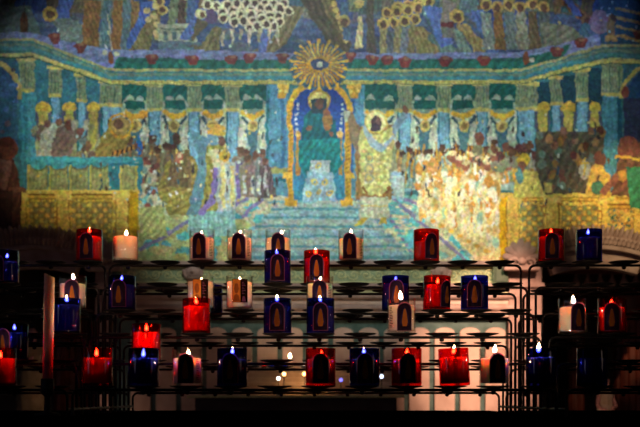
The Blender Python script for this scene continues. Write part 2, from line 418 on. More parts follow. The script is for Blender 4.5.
# --- floor and steps
poly([(120, 263), (150, 196), (480, 196), (560, 263)], (186, 188, 152))
for _ in range(150):
    ell(R.uniform(130, 540), R.uniform(196, 262), R.uniform(6, 16), R.uniform(2, 5), vary(R.choice([(178, 186, 148), (110, 178, 178), (196, 196, 160), (120, 176, 168)]), 8))
for k in range(11):       # receding lozenges
    for j in range(5):
        y0 = 200 + j * j * 3.1; y1 = 200 + (j + 1) ** 2 * 3.1
        ym = (y0 + y1) / 2; s0 = .9 + (ym - 200) * .012
        for sd in (-1, 1):
            x = 320 + sd * (34 + k * 17) * s0
            poly([(x - 8 * s0, ym), (x, y0), (x + 8 * s0, ym), (x, y1)], (90, 176, 184) if (k + j) % 2 else (206, 200, 160))
for x0, x1 in ((262, 196), (248, 140), (372, 396), (378, 418), (392, 470), (404, 540)):
    line(x0, 198, x1, 264, 3.4, (130, 124, 160))
for x0, x1 in ((380, 408), (386, 432)):
    for j in range(12):
        t0 = j / 12.0; line(x0 + (x1 - x0) * t0, 198 + 66 * t0, x0 + (x1 - x0) * t0 + 10, 198 + 66 * t0, 2, (96, 176, 170))
for k, (y, w0) in enumerate(((203, 44), (211, 50), (220, 58), (230, 66), (240, 76), (251, 90))):
    poly([(314 - w0, y + 4), (320 - w0 + 10, y), (320 + w0 - 10, y), (326 + w0, y + 4), (328 + w0, y + 11), (312 - w0, y + 11)], (140, 176, 178) if k % 2 else (156, 178, 164))
    rect(314 - w0, y + 5, 326 + w0, y + 8, (92, 148, 154)); rect(316 - w0, y + 8.5, 326 + w0, y + 9.6, (168, 172, 168))
poly([(120, 263), (128, 215), (236, 215), (246, 263)], (170, 180, 120))
for _ in range(40): ell(R.uniform(130, 240), R.uniform(215, 262), R.uniform(5, 13), R.uniform(3, 6), vary(R.choice([(170, 176, 110), (84, 176, 180), (92, 168, 160), (182, 176, 116)]), 8))
line(240, 200, 190, 264, 3.6, (124, 122, 156)); line(206, 212, 140, 250, 4, (124, 122, 150)); rect(188, 208, 236, 236, (140, 188, 180), (.12, 1.3, .1))

# --- throne
ell(319, 112, 33, 33, (216, 166, 52), top=112); rect(287, 110, 292.5, 204, (206, 156, 50)); rect(345, 110, 351, 204, (206, 156, 50))
for y in np.arange(112, 200, 4): line(288, y, 292, y - 2, 1, (140, 96, 30)); line(346, y, 350, y - 2, 1, (140, 96, 30))
rect(284, 172, 295, 178, (226, 180, 66)); rect(343, 172, 354, 178, (226, 180, 66)); rect(285, 198, 297, 206, (220, 172, 56)); rect(341, 198, 353, 206, (220, 172, 56))
ell(319, 113, 27.5, 28, (28, 66, 142), top=113); rect(292.5, 112, 345, 172, (34, 82, 150)); rect(292.5, 140, 345, 200, (58, 132, 160))
for y in np.arange(104, 150, 5): ell(297, y, 1.2, 1.4, (190, 200, 200)); ell(341, y, 1.2, 1.4, (190, 200, 200))
for x in (298, 340): rect(x - 2.5, 136, x + 2.5, 176, (176, 132, 60)); ell(x, 134, 3.2, 3.2, (214, 170, 90)); ell(x, 158, 3, 3, (200, 170, 90))
poly([(303, 118), (312, 108), (328, 108), (336, 122), (338, 168), (300, 168)], (12, 92, 98), (.2, 1.0, .4))
poly([(298, 140), (340, 138), (342, 164), (332, 176), (306, 176), (298, 164)], (22, 122, 122), (.2, .9, .5))
ell(319, 101, 11, 11, (222, 206, 120)); ell(319, 101, 11, 11, (180, 150, 60), inner=.82)
poly([(312, 98), (326, 98), (328, 114), (312, 114)], (34, 60, 70)); ell(319.5, 104, 4.2, 5.2, (96, 66, 56))
ell(328, 122, 5, 9, (152, 112, 60)); ell(327, 112, 3.2, 3.6, (126, 84, 60)); ell(309, 128, 2.6, 3, (130, 92, 66)); ell(331, 134, 2.2, 2.8, (130, 92, 66))
rect(311, 160, 330, 176, (170, 190, 190)); poly([(308, 172), (332, 172), (337, 202), (302, 202)], (148, 184, 196), (.1, 1.1, 0))
for x, y in ((319, 165), (314, 182), (324, 182), (319, 192), (309, 194), (330, 194)): ell(x, y, 3.3, 3.3, (208, 190, 96)); ell(x, y, 1.4, 1.4, (120, 170, 180))
for x in (283, 354):
    rect(x - 7, 84, x + 7, 88, (226, 184, 76)); poly([(x - 6, 88), (x + 6, 88), (x + 3.5, 98), (x - 3.5, 98)], (206, 156, 56)); ell(x - 3.5, 91, 2, 2, (240, 206, 100)); ell(x + 3.5, 91, 2, 2, (240, 206, 100))
# sunburst above the throne
ell(319, 66, 30, 24, (66, 96, 112), (.1, .8, .8))
for k in range(36):
    a = 2 * math.pi * k / 36; r1 = 30 if k % 2 else 25
    poly([(319 + 8 * math.cos(a - .06), 65 + 6 * math.sin(a - .06)), (319 + r1 * math.cos(a - .045), 65 + r1 * .86 * math.sin(a - .045)),
          (319 + r1 * math.cos(a + .045), 65 + r1 * .86 * math.sin(a + .045)), (319 + 8 * math.cos(a + .06), 65 + 6 * math.sin(a + .06))], (240, 186, 52) if k % 2 else (206, 140, 30))
ell(319, 65, 12, 7.5, (198, 150, 50)); ell(319, 65, 9.5, 5.4, (58, 74, 104)); ell(319, 65, 3, 2.4, (190, 190, 160))

# --- standing haloed figure in a pale gold vestment, arms raised
poly([(356, 128), (394, 124), (396, 200), (356, 200)], (150, 118, 66), (.16, 1.1, 0))
poly([(347, 116), (352, 112), (360, 130), (360, 158), (350, 140)], (132, 112, 84)); poly([(405, 108), (409, 112), (396, 134), (390, 150), (388, 132)], (120, 150, 164))
ell(347, 113, 3, 3.4, SKIN); ell(406, 109, 3, 3.4, SKIN); poly([(342, 110), (350, 112), (346, 124)], (170, 180, 150))
poly([(361, 128), (371, 134), (380, 134), (392, 126), (395, 150), (391, 188), (383, 197), (368, 197), (361, 188), (359, 150)], (196, 188, 112), (.13, .9, .35))
for k in range(70): ell(R.uniform(362, 391), R.uniform(136, 192), 1.5, 1.5, vary((226, 216, 140), 16))
poly([(361, 126), (370, 146), (382, 153), (391, 142), (393, 134), (383, 146), (372, 138), (366, 126)], (160, 180, 190))
for y in (158, 168, 178): ell(369, y, 4.5, 4.5, (150, 160, 130)); ell(369, y, 3, 3, (206, 192, 110))
path([(362, 186), (369, 196), (382, 196), (391, 186)], 2.6, (140, 88, 46))
poly([(361, 196), (388, 196), (390, 218), (359, 218)], (190, 194, 158), (.12, 1.0, 0)); path([(360, 206), (389, 206)], 1.4, GOLD)
poly([(360, 218), (369, 218), (362, 225), (355, 225)], (190, 164, 60)); poly([(380, 217), (387, 217), (388, 224), (378, 223)], (190, 164, 60))
ell(375.5, 122, 12, 11.5, (232, 220, 150)); ell(375.5, 122, 12, 11.5, (206, 180, 90), inner=.86)
ell(376, 124, 5.8, 7.5, (78, 58, 62)); ell(374, 128, 4.2, 5, (66, 52, 64)); ell(378, 121, 3.2, 3.6, (110, 80, 72))

# --- bishop at the left of the throne, attendants
for k in range(7): figure(132 + k * 7 + R.uniform(-2, 2), 190 + R.uniform(-6, 4), 44 + R.uniform(-6, 6), vary((124, 120, 90), 14), (150, 110, 70), None, R.uniform(-2, 2))
for k in range(7): figure(242 + k * 4.2 + R.uniform(-2, 2), 196 + R.uniform(-4, 2), 40 + R.uniform(-5, 7), vary(R.choice([(128, 106, 98), (110, 112, 112), (140, 128, 104), (104, 90, 96)]), 14), vary((150, 140, 130), 16), None, R.uniform(-3, 3), skin=(134, 96, 78))
for k in range(4): rect(243 + k * 7, 176, 246 + k * 7, 194, (190, 198, 190))
poly([(166, 162), (180, 150), (196, 158), (204, 200), (196, 216), (168, 214), (158, 190)], (146, 132, 66), (.2, .5, 1.0))
poly([(170, 150), (190, 150), (192, 188), (166, 186)], (118, 100, 66), (.16, 1.1, 0)); ell(177, 139, 4.5, 6.5, (84, 60, 50)); rect(175, 151, 184, 163, (186, 110, 84)); ell(180, 155, 2.4, 3, (220, 190, 150))
poly([(188, 128), (206, 138), (214, 148), (212, 190), (202, 214), (186, 216), (200, 160)], (100, 140, 150))
poly([(206, 146), (218, 142), (228, 150), (226, 200), (222, 211), (200, 213), (206, 176)], (152, 144, 70), (.18, .9, -.25))
poly([(214, 166), (220, 164), (216, 200), (204, 216), (198, 214), (210, 196)], (132, 116, 172)); poly([(236, 160), (240, 162), (240, 206), (235, 208)], (132, 116, 172))
poly([(218, 164), (236, 162), (236, 210), (216, 212)], (172, 184, 176), (.1, 1.4, 0)); rect(221, 166, 225, 208, (218, 206, 130)); rect(230, 166, 234, 206, (218, 206, 130))
poly([(208, 150), (226, 150), (232, 164), (214, 168)], (206, 200, 150)); ell(225, 156, 7, 6, (222, 178, 66)); ell(226, 157, 3, 3, (120, 86, 40)); ell(240, 163, 3.5, 2, (100, 90, 120))
poly([(207, 128), (226, 128), (222, 144), (206, 146)], (112, 150, 170)); rect(206, 131, 226, 135, (224, 180, 74)); ell(222, 141, 4, 5.5, SKIN); ell(217, 128, 9, 3.4, (216, 176, 76))
# small white figures lower left
for x, y in ((146, 168), (152, 178), (142, 190), (154, 200), (148, 214), (158, 224)):
    ell(x, y, 5.5, 8, vary((198, 192, 150), 10)); ell(x - 2, y + 2, 2.5, 4, (120, 150, 140)); ell(x, y - 8, 3, 3.2, (140, 84, 70))
poly([(140, 208), (164, 205), (168, 236), (138, 238)], (176, 178, 110), (.2, .8, .8)); ell(146, 162, 5, 3, (150, 90, 80)); ell(156, 166, 4, 3, (132, 80, 74))
# big haloed figure leaning over the bench at the left
poly([(94, 158), (100, 138), (112, 122), (126, 122), (132, 136), (118, 160)], (144, 126, 64), (.2, .8, .6)); ell(121, 126, 13, 13, (212, 160, 58), inner=.8); ell(121, 126, 9.5, 9.5, (170, 142, 80)); ell(119, 124, 4.5, 5.5, (110, 80, 60))
poly([(130, 116), (148, 110), (147, 118), (132, 120)], (214, 158, 56))
for k in range(14): line(112 + k * 2.4, 158 - k * .9, 113 + k * 2.4, 152 - k * .9, 2.0, (196, 140, 60) if k % 2 else (60, 36, 34))
ell(139.5, 148, 3.4, 7, (30, 104, 170)); rect(138.5, 136, 140.5, 142, (40, 110, 170)); rect(134, 156, 136, 168, (150, 140, 90)); rect(113, 155, 116, 168, (150, 140, 90))
# left benches, figures behind
for _ in range(60):
    x = R.uniform(33, 92); y = R.uniform(124, 158)
    ell(x, y, R.uniform(2, 5), R.uniform(3, 9), vary(R.choice([(176, 176, 150), (120, 96, 80), (132, 104, 96), (96, 116, 116), (150, 146, 104), (104, 80, 70)]), 12), ang=R.uniform(-.7, .7))
poly([(36, 158), (42, 132), (52, 124), (58, 132), (54, 158)], (178, 176, 150), (.12, .9, .5)); poly([(50, 158), (56, 128), (70, 122), (74, 134), (70, 158)], (126, 104, 92), (.12, .9, .5))
for x, y in ((46, 124), (58, 122), (68, 126), (80, 132), (88, 146)): ell(x, y, 3.6, 4.4, vary((124, 84, 66), 12))
rect(26, 157, 142, 192, (56, 134, 146)); rect(26, 157, 140, 163, (70, 160, 170)); rect(26, 163, 140, 164.4, TEALD)
for k in range(4):
    x0 = 29 + k * 20.8
    rect(x0, 166, x0 + 18, 190, (150, 152, 96), (.14, 1.5, .1)); ell(x0 + 9, 166, 9, 4.5, (110, 116, 76)); ell(x0 + 9, 164.5, 8, 4, (70, 150, 158)); line(x0 - 1, 165, x0 - 1, 190, 1.3, (190, 180, 84)); ell(x0 + 9, 176, 1.4, 1.4, (220, 186, 60))
rect(121, 166, 138, 190, (150, 152, 96), (.14, 1.5, .1)); line(121, 166, 121, 190, 1.3, (190, 180, 84)); line(137, 166, 137, 190, 1.3, (190, 180, 84)); rect(112, 164, 119, 190, (50, 128, 142))
# left gold balustrade
def balustrade(x0, x1, y, bot, piers, g=(216, 172, 62), studs=(110, 96, 50)):
    rect(x0, y, x1, bot, g, (.05, .9, 1.3))
    for _ in range(int((x1 - x0) * (bot - y) / 14)):
        ell(R.uniform(x0, x1), R.uniform(y + 8, bot), 1.3, 1.1, vary(R.choice([(240, 206, 96), (170, 124, 46), studs]), 14))
    rect(x0 - 1, y, x1 + 1, y + 4, (238, 200, 90)); rect(x0, y + 4, x1, y + 5.6, (140, 96, 32)); rect(x0, y + 5.6, x1, y + 8, (222, 180, 70)); rect(x0, y + 8, x1, y + 9, (150, 106, 40))
    for p in piers:
        rect(p - 6, y + 9, p + 6, bot, (228, 190, 84)); rect(p - 8, y + 4, p + 8, y + 10, (240, 204, 98)); line(p - 6, y + 10, p - 6, bot, 1.2, (150, 106, 40)); line(p + 6, y + 10, p + 6, bot, 1.2, (150, 106, 40))
    for a, b in zip(piers, piers[1:]):
        rect(a + 9, y + 12, b - 9, bot, (146, 122, 60))
        for i, xx in enumerate(np.arange(a + 11, b - 9, 5.2)):
            for j, yy in enumerate(np.arange(y + 15, bot, 5.2)): ell(xx, yy, 2.2, 2.2, (216, 176, 74) if (i + j) % 2 else studs)
balustrade(12, 139, 190, 262.5, [20, 63, 122], (214, 176, 66), (150, 140, 78)); rect(129, 192, 138, 262, (196, 152, 22))
balustrade(498, 636, 193, 262.5, [513, 553, 608], (232, 190, 82), (130, 138, 84)); rect(498, 196, 507, 262, (226, 170, 24)); balustrade(608, 710, 200, 262.5, [640, 690], (214, 178, 88), (70, 124, 104))
# dark figure in the left corner
poly([(-30, 150), (4, 148), (14, 160), (22, 192), (20, 236), (-40, 240)], (92, 52, 40), (.2, .9, .3)); ell(9, 149, 9, 10, (120, 64, 44)); ell(6, 142, 8, 5, (92, 44, 30)); poly([(0, 158), (12, 160), (6, 190), (-8, 184)], (134, 90, 74)); poly([(8, 186), (26, 188), (26, 193), (8, 193)], (120, 74, 56))
poly([(-40, 185), (12, 190), (12, 262), (-60, 262)], (70, 40, 34), (.1, .8, 0))

# --- crowds at the right
for k in range(26): figure(398 + k * 5.4, 184 + R.uniform(-4, 4), 36 + R.uniform(-4, 6), vary(R.choice([(168, 132, 84), (150, 150, 112), (120, 140, 130)]), 18), vary((200, 160, 70), 10), None, R.uniform(-2, 2))
for k in range(30): line(408 + k * 4, 150 + R.uniform(-8, 8), 408 + k * 4 + R.uniform(-3, 3), 184, 1.4, (206, 154, 56))
for k in range(5): rect(392 + 0, 172 + k * 6, 404, 176 + k * 6, (150, 180, 190))
poly([(392, 176), (404, 176), (404, 196), (394, 196)], (180, 194, 186))
poly([(418, 178), (500, 170), (500, 262), (478, 262), (440, 222), (418, 204)], (226, 204, 140), (.1, .7, .3))
for _ in range(230):
    x = R.uniform(418, 498); y = R.uniform(158, 214) + (x - 418) * .5 * R.random()
    ell(x, y, R.uniform(1.5, 4), R.uniform(3, 8), vary(R.choice([(244, 228, 176), (226, 196, 112), (236, 222, 190), (204, 160, 90), (170, 196, 170), (216, 150, 70), (240, 232, 200)]), 8))
for k in range(8): line(420 + k * 9, 190, 424 + k * 9, 214 + k * 5, 3, (226, 210, 150)); ell(424 + k * 9, 216 + k * 5, 3, 2.2, (226, 170, 76))
for k in range(9): ell(452 + k * 7, 158 + (k % 3) * 4, 4.2, 4.8, (150, 96, 74)); ell(452 + k * 7, 154 + (k % 3) * 4, 4, 2.6, (226, 206, 150))
ell(480, 138, 5, 7, (132, 84, 66)); ell(478, 150, 6, 6, (120, 120, 90))
for k in range(10): ell(494 + k * 6, 150 + R.uniform(-6, 8), 4, 4.8, vary((120, 78, 66), 14)); ell(496 + k * 6, 162 + R.uniform(-3, 5), 5, 6, vary((150, 150, 120), 20))
rect(536, 132, 604, 194, (92, 84, 66), (.2, .8, .4))
for k in range(44): ell(R.uniform(534, 602), R.uniform(130, 190), 3.6, 4.2, vary(R.choice([(136, 92, 72), (110, 66, 54), (90, 86, 76), (110, 130, 112), (160, 120, 66)]), 12))
poly([(512, 196), (516, 174), (524, 168), (538, 172), (546, 196)], (206, 196, 96), (.14, .9, .4)); ell(524, 160, 7, 6, (230, 198, 66)); ell(522, 166, 4.5, 5, (132, 90, 66)); rect(546, 182, 552, 192, (190, 170, 90)); ell(519, 176, 4, 8, (90, 140, 136))
poly([(586, 196), (590, 168), (600, 162), (610, 176), (612, 196)], (214, 172, 76), (.12, .9, .4)); ell(600, 158, 5.5, 7, (120, 72, 56)); ell(585, 170, 6, 10, (180, 174, 150)); line(585, 158, 585, 176, 1.4, GOLD); line(581, 163, 589, 163, 1.4, GOLD); ell(598, 188, 7, 7, (72, 120, 90))
poly([(614, 178), (622, 150), (644, 140), (710, 140), (710, 210), (640, 210), (634, 196), (612, 196)], (120, 84, 62), (.2, .5, .5)); ell(628, 148, 11, 12, (140, 84, 68)); path([(616, 156), (640, 160)], 2.4, (222, 176, 70))
poly([(626, 168), (644, 166), (660, 208), (630, 208)], (58, 140, 96), (.15, .7, .4)); ell(622, 176, 5, 6, (196, 150, 66)); poly([(600, 192), (616, 172), (620, 178), (606, 196)], (150, 98, 74))

# sparkle painted into the colour as bright gold and pale specks
for _ in range(190):
    x, y = R.choice([(R.uniform(0, 640), R.uniform(-4, 48)), (R.uniform(30, 620), R.uniform(110, 205)), (R.uniform(130, 260), R.uniform(130, 210))])
    if 280 < x < 396 or (y < 50 and R.random() < .6): continue
    ell(x, y, R.uniform(.8, 1.5), R.uniform(.8, 2.2), vary(R.choice([(210, 210, 140), (222, 190, 96), (190, 210, 200), (214, 214, 190)]), 10))
for _ in range(150):
    x, y = R.uniform(100, 620), R.uniform(118, 205)
    if 280 < x < 396: continue
    ell(x, y, R.uniform(.8, 1.4), R.uniform(2, 5), vary(R.choice([(70, 60, 60), (60, 84, 96), (96, 70, 50)]), 10), ang=R.uniform(-.3, .3))
up = IMG[: int((62 - MY0) / CELL)]; g_ = up.mean(-1, keepdims=True)
up[:] = (g_ + (up - g_) * .78) * .94

# the outlines waver a little, as laid by hand
def smooth_noise(step, amp):
    hh, ww = int(NY * CELL / step) + 3, int(NX * CELL / step) + 3
    g = rng.normal(0, amp, (hh, ww))
    yy = np.arange(NY) * CELL / step; xx = np.arange(NX) * CELL / step
    j = yy.astype(int); i = xx.astype(int); fy = (yy - j)[:, None]; fx = (xx - i)[None, :]
    fy = fy * fy * (3 - 2 * fy); fx = fx * fx * (3 - 2 * fx)
    A = g[np.ix_(j, i)]; B = g[np.ix_(j, i + 1)]; Cc = g[np.ix_(j + 1, i)]; D = g[np.ix_(j + 1, i + 1)]
    return (A * (1 - fx) + B * fx) * (1 - fy) + (Cc * (1 - fx) + D * fx) * fy
dx = smooth_noise(5, .55) + smooth_noise(12, .7); dy = smooth_noise(5, .45) + smooth_noise(14, .45)
jj, ii = np.meshgrid(np.arange(NY), np.arange(NX), indexing='ij')
IMG = IMG[np.clip(np.rint(jj + dy).astype(int), 0, NY - 1), np.clip(np.rint(ii + dx).astype(int), 0, NX - 1)]
for st, am in ((2.2, .07), (5, .05), (11, .05)):
    IMG *= 1 + smooth_noise(st, am)[..., None]
for ch in range(3): IMG[..., ch] *= 1 + smooth_noise(3.2, .045)
grey = IMG.mean(-1, keepdims=True); IMG = grey + (IMG - grey) * .97

# every tessera takes its own slight shade of colour
IMG *= (1 + rng.normal(0, 0.10, (NY, NX, 1)))
IMG += rng.normal(0, 5, (NY, NX, 3))
grout = np.clip(IMG, 0, 255) / 255.0
LINR = np.where(grout <= 0.04045, grout / 12.92, ((grout + 0.055) / 1.055) ** 2.4)

def build_mosaic():
    s = DW / F
    xs = (MX0 + np.arange(NX + 1) * CELL - 320) * s
    zs = ZC + (HOR - (MY0 + np.arange(NY + 1) * CELL)) * s
    X, Z = np.meshgrid(xs, zs)
    co = np.stack([X, np.full_like(X, YC + DW), Z], -1).reshape(-1, 3)
    idx = np.arange((NX + 1) * (NY + 1)).reshape(NY + 1, NX + 1)
    q = np.stack([idx[:-1, :-1], idx[1:, :-1], idx[1:, 1:], idx[:-1, 1:]], -1).reshape(-1, 4)
    nf = len(q)
    me = bpy.data.meshes.new('wall_mosaic')
    me.vertices.add(len(co)); me.vertices.foreach_set('co', co.ravel().astype(np.float32))
    me.loops.add(nf * 4); me.loops.foreach_set('vertex_index', q.ravel().astype(np.int32))
    me.polygons.add(nf)
    me.polygons.foreach_set('loop_start', (np.arange(nf) * 4).astype(np.int32))
    me.polygons.foreach_set('loop_total', np.full(nf, 4, np.int32))
    at_ = me.attributes.new('tessera', 'FLOAT_COLOR', 'FACE')
    rgba = np.ones((nf, 4), np.float32); rgba[:, :3] = LINR.reshape(-1, 3)
    at_.data.foreach_set('color', rgba.ravel())
    me.update(calc_edges=True)
    m, nt, out = nodes('glass tesserae')
    b = nt.nodes.new('ShaderNodeBsdfPrincipled'); nt.links.new(b.outputs[0], out.inputs[0])
    a = nt.nodes.new('ShaderNodeAttribute'); a.attribute_name = 'tessera'
    nt.links.new(a.outputs['Color'], b.inputs['Base Color'])
    b.inputs['Roughness'].default_value = 0.55; b.inputs['Specular IOR Level'].default_value = 0.2
    me.materials.append(m)
    o = bpy.data.objects.new('wall_mosaic', me); C.objects.link(o)
    tag(o, 'large blue green and gold mosaic of robed figures in a columned hall above the candles', 'mosaic')
build_mosaic()
# ---------------------------------------------------------------- the room
S = DW / F
def wx(px): return (px - 320.0) * S
def wz(py): return ZC + (HOR - py) * S
YW = YC + DW
def struct(name, bm, m, smooth=False):
    o = link_bm(name, bm, m, smooth=smooth); o['kind'] = 'structure'; return o
def sbox(name, m, *a, bev=0.0):
    bm = bmesh.new(); box(bm, *a, bev=bev); return struct(name, bm, m)
sbox('floor', M_floor, -3.0, 3.0, -4.0, 4.0, -0.1, 0.0)
sbox('ceiling', M_wall, -3.0, 3.0, -4.0, 4.0, 4.6, 4.7)
sbox('wall_left', M_wall, -3.1, -3.0, -4.0, 4.0, 0.0, 4.6)
sbox('wall_right', M_wall, 3.0, 3.1, -4.0, 4.0, 0.0, 4.6)
sbox('wall_front', M_wall, -3.0, 3.0, -4.1, -4.0, 0.0, 4.6)
sbox('wall_back', M_wall, -3.0, 3.0, 4.0, 4.1, 0.0, 4.6)
sbox('wall_upper', M_wall, -3.0, 3.0, YW + 0.004, YW + 0.2, wz(262.5), 4.6)
# lower centre of the wall between the two niches: grey green marble
sbox('wall_center', M_green, wx(102), wx(541), YW + 0.02, YW + 0.2, 0.0, wz(262.5))
sbox('baseboard_back', M_stone, wx(104), wx(539), YW - 0.01, YW + 0.02, 0.0, 0.16, bev=.004)
# ledge below the mosaic, then plain and moulded courses
def course(name, m, ya, yb, x0=112, x1=534, proj=0.0, round_=False):
    bm = bmesh.new()
    z1, z0 = wz(ya), wz(yb); y1 = YW + 0.02
    if round_:
        n = 8; h = (z1 - z0) / 2; zc = (z1 + z0) / 2
        prof = [(YW - proj * math.cos(math.pi * (k / n - .5)), zc + h * math.sin(math.pi * (k / n - .5))) for k in range(n + 1)]
        prof = [(y1, z0)] + prof + [(y1, z1)]
        vs = [[bm.verts.new((wx(x), y, z)) for y, z in prof] for x in (x0, x1)]
        for i in range(len(prof)):
            j = (i + 1) % len(prof); bm.faces.new((vs[0][i], vs[0][j], vs[1][j], vs[1][i]))
        bm.faces.new(vs[0]); bm.faces.new(vs[1][::-1])
        bmesh.ops.recalc_face_normals(bm, faces=bm.faces)
    else:
        box(bm, wx(x0), wx(x1), YW - proj, y1, z0, z1)
    return struct(name, bm, m)
course('trim_1', M_stone, 261.5, 266.6, proj=.03)
course('trim_2', M_stone, 283.2, 290.2, proj=.022, round_=True)
course('trim_3', M_scroll, 290.2, 292.8, proj=.006)
course('trim_4', M_stone, 292.8, 301, proj=.03, round_=True)
course('trim_5', M_panel, 301, 304.5, proj=.012)
course('trim_6', M_stone, 304.5, 312, proj=.024, round_=True)
course('trim_7', M_panel, 312, 317, proj=.016)
# scrolled frieze
bm = bmesh.new()
box(bm, wx(112), wx(534), YW - .002, YW + .02, wz(283.2), wz(266.6), 0)
for e0, e1 in ((267.0, 268.6), (281.4, 283.0)): box(bm, wx(112), wx(534), YW - .006, YW - .0015, wz(e1), wz(e0), 1)
k = 0; x = 118.0
while x < 530:
    s = 1 if k % 2 else -1; cx_, cz_ = wx(x), wz(275)
    pts = []
    for t in range(26):
        a = t / 25.0; r = (1.0 - .86 * a) * 5.6 * S; th = math.pi * (1.0 + 3.1 * a)
        pts.append((cx_ + r * math.cos(th), YW - .004, cz_ + s * r * math.sin(th)))
    pts.insert(0, (cx_ - 8.6 * S, YW - .004, cz_ - s * 3.5 * S))
    tube(bm, pts, .0034, 5, 1)
    lathe(bm, [(0, -.004), (.006, 0), (0, .004)], 8, 1, (cx_, YW - .005, cz_))
    x += 12.4; k += 1
struct('trim_8', bm, [M_frieze, M_scroll])
# blind arcade: pale arched panels on the green marble
bm = bmesh.new()
pitch = 25.4; x = 445 - pitch * 13
while x < 512:
    w0 = wx(x - 10); w1 = wx(x + 10); zt = wz(333); zb = wz(440)
    pts = [(w0, zb), (w1, zb)]
    n = 14
    for k in range(n + 1):
        a = math.pi * k / n
        pts.append(((w0 + w1) / 2 + (w1 - w0) / 2 * math.cos(a), zt + 5.6 * S * math.sin(a)))
    if wx(118) < w0 and w1 < wx(530): prism(bm, pts, YW + .008, YW + .03)
    x += pitch
struct('trim_9', bm, M_panel)
# piers beside the niches
for nm, (a, b), cap in (('trim_10', (96, 112), True), ('trim_11', (508, 541), True)):
    bm = bmesh.new()
    box(bm, wx(a), wx(b), YW - .02, YW + .02, 0, wz(268), bev=.003)
    box(bm, wx(a) - .012, wx(b) + .012, YW - .035, YW + .02, wz(288), wz(283.5), bev=.003)
    box(bm, wx(a) + .03, wx(b) - .03, YW - .028, YW - .019, wz(420), wz(293), bev=.002)
    struct(nm, bm, M_stone)
for nm, (a, b), lb in (('marble_pilaster', (492, 507), 'dark green marble block beside the right niche under the mosaic'), ('marble_pilaster', (113, 123), 'dark green marble block beside the left niche under the mosaic')):
    bm = bmesh.new()
    box(bm, wx(a), wx(b), YW - .036, YW - .0305, wz(286), wz(263.5), bev=.002)
    box(bm, wx(a) + .01, wx(b) - .01, YW - .042, YW - .036, wz(283), wz(267), bev=.002)
    tag(link_bm(nm, bm, M_dgreen), lb, 'marble')
# carved bosses on the frieze
def boss(px, lb):
    bm = bmesh.new()
    x, z = wx(px), wz(272)
    lathe(bm, [(0, -.022), (.022, -.018), (.036, -.006), (.04, .006), (.03, .012)], 24, 0)
    for k in range(9):
        a = math.pi * (k + .5) / 9 * 1.15 - .2
        c = Vector((math.cos(a) * .042, math.sin(a) * .034, -.004))
        lathe(bm, [(0, -.012), (.009, -.006), (.011, .002), (.006, .01)], 10, 0, c)
    lathe(bm, [(0, -.008), (.01, -.004), (.012, .004)], 12, 0, (0, 0, -.02))
    bmesh.ops.transform(bm, matrix=Matrix.Translation((x, YW - .008, z)) @ Matrix.Rotation(-math.pi / 2, 4, 'X') @ Matrix.Scale(-1, 4, (0, 0, 1)) @ Matrix.Scale(-1, 4, (0, 0, 1)), verts=bm.verts)
    tag(link_bm('carved_boss', bm, M_stone, smooth=True), lb, 'carving')
boss(193, 'small carved stone boss on the scrolled frieze, left of the centre')
boss(441, 'small carved stone boss on the scrolled frieze, right of the centre')

# curved stone pediments over the two niches
def pediment(cx, lb):
    t = empty('arched_pediment', (wx(cx), YW, wz(400)))
    def ring(name, r0, r1, y0, y1, a0=18.5, mat=M_stone, n=44):
        bm = bmesh.new(); rows = []
        for k in range(n + 1):
            a = math.radians(90 + a0 - 2 * a0 * k / n)
            rows.append([bm.verts.new((r * S * math.cos(a), y, r * S * math.sin(a))) for r, y in ((r0, y1), (r0, y0), (r1, y0), (r1, y1))])
        for p, q in zip(rows, rows[1:]):
            for i in range(4): bm.faces.new((p[i], p[(i + 1) % 4], q[(i + 1) % 4], q[i]))
        bm.faces.new(rows[0]); bm.faces.new(rows[-1][::-1])
        bmesh.ops.recalc_face_normals(bm, faces=bm.faces)
        return link_bm(name, bm, mat, t)
    ring('inner_moulding', 131, 138, -.06, .01)
    ring('face_band', 138, 149, -.045, .01)
    ring('roll_moulding', 149, 153, -.075, .01)
    ring('leaf_band', 153, 166, -.055, .01, a0=18)
    bm = bmesh.new()
    n = 22
    for k in range(n):
        a = math.radians(90 + 18 - 36 * (k + .5) / n)
        hh = 5.5 if k % 2 else 7.5
        m = Matrix.Rotation(-(a - math.pi / 2), 4, 'Y')
        for (z0, z1, w0, dy) in ((153, 166 + hh, 2.6, -.066), (154, 162, 3.3, -.074)):
            pts = [(-w0, z0), (-w0 * 1.05, (z0 + z1) / 2), (-w0 * .5, z1 - 1.6), (0, z1), (w0 * .5, z1 - 1.6), (w0 * 1.05, (z0 + z1) / 2), (w0, z0)]
            vs = [bm.verts.new(m @ Vector((px * S, dy + (.012 if i not in (2, 3, 4) else -.006), pz * S))) for i, (px, pz) in enumerate(pts)]
            mid = [bm.verts.new(m @ Vector((0, dy - .008, z * S))) for z in (z0, (z0 + z1) / 2)]
            bk = [bm.verts.new(m @ Vector((px * S, -.04, pz * S))) for (px, pz) in pts]
            bm.faces.new((vs[0], vs[1], mid[1], mid[0])); bm.faces.new((vs[1], vs[2], vs[3], mid[1]))
            bm.faces.new((mid[1], vs[3], vs[4], vs[5])); bm.faces.new((mid[0], mid[1], vs[5], vs[6]))
            for i in range(6): bm.faces.new((vs[i], bk[i], bk[i + 1], vs[i + 1]))
    bmesh.ops.recalc_face_normals(bm, faces=bm.faces)
    link_bm('leaf_crest', bm, M_stone, t)
    tag(t, lb, 'pediment')
pediment(36, 'curved stone pediment with leaf crest over the niche at left, in shadow')
pediment(592, 'curved pinkish stone pediment with leaf crest over the niche at right')
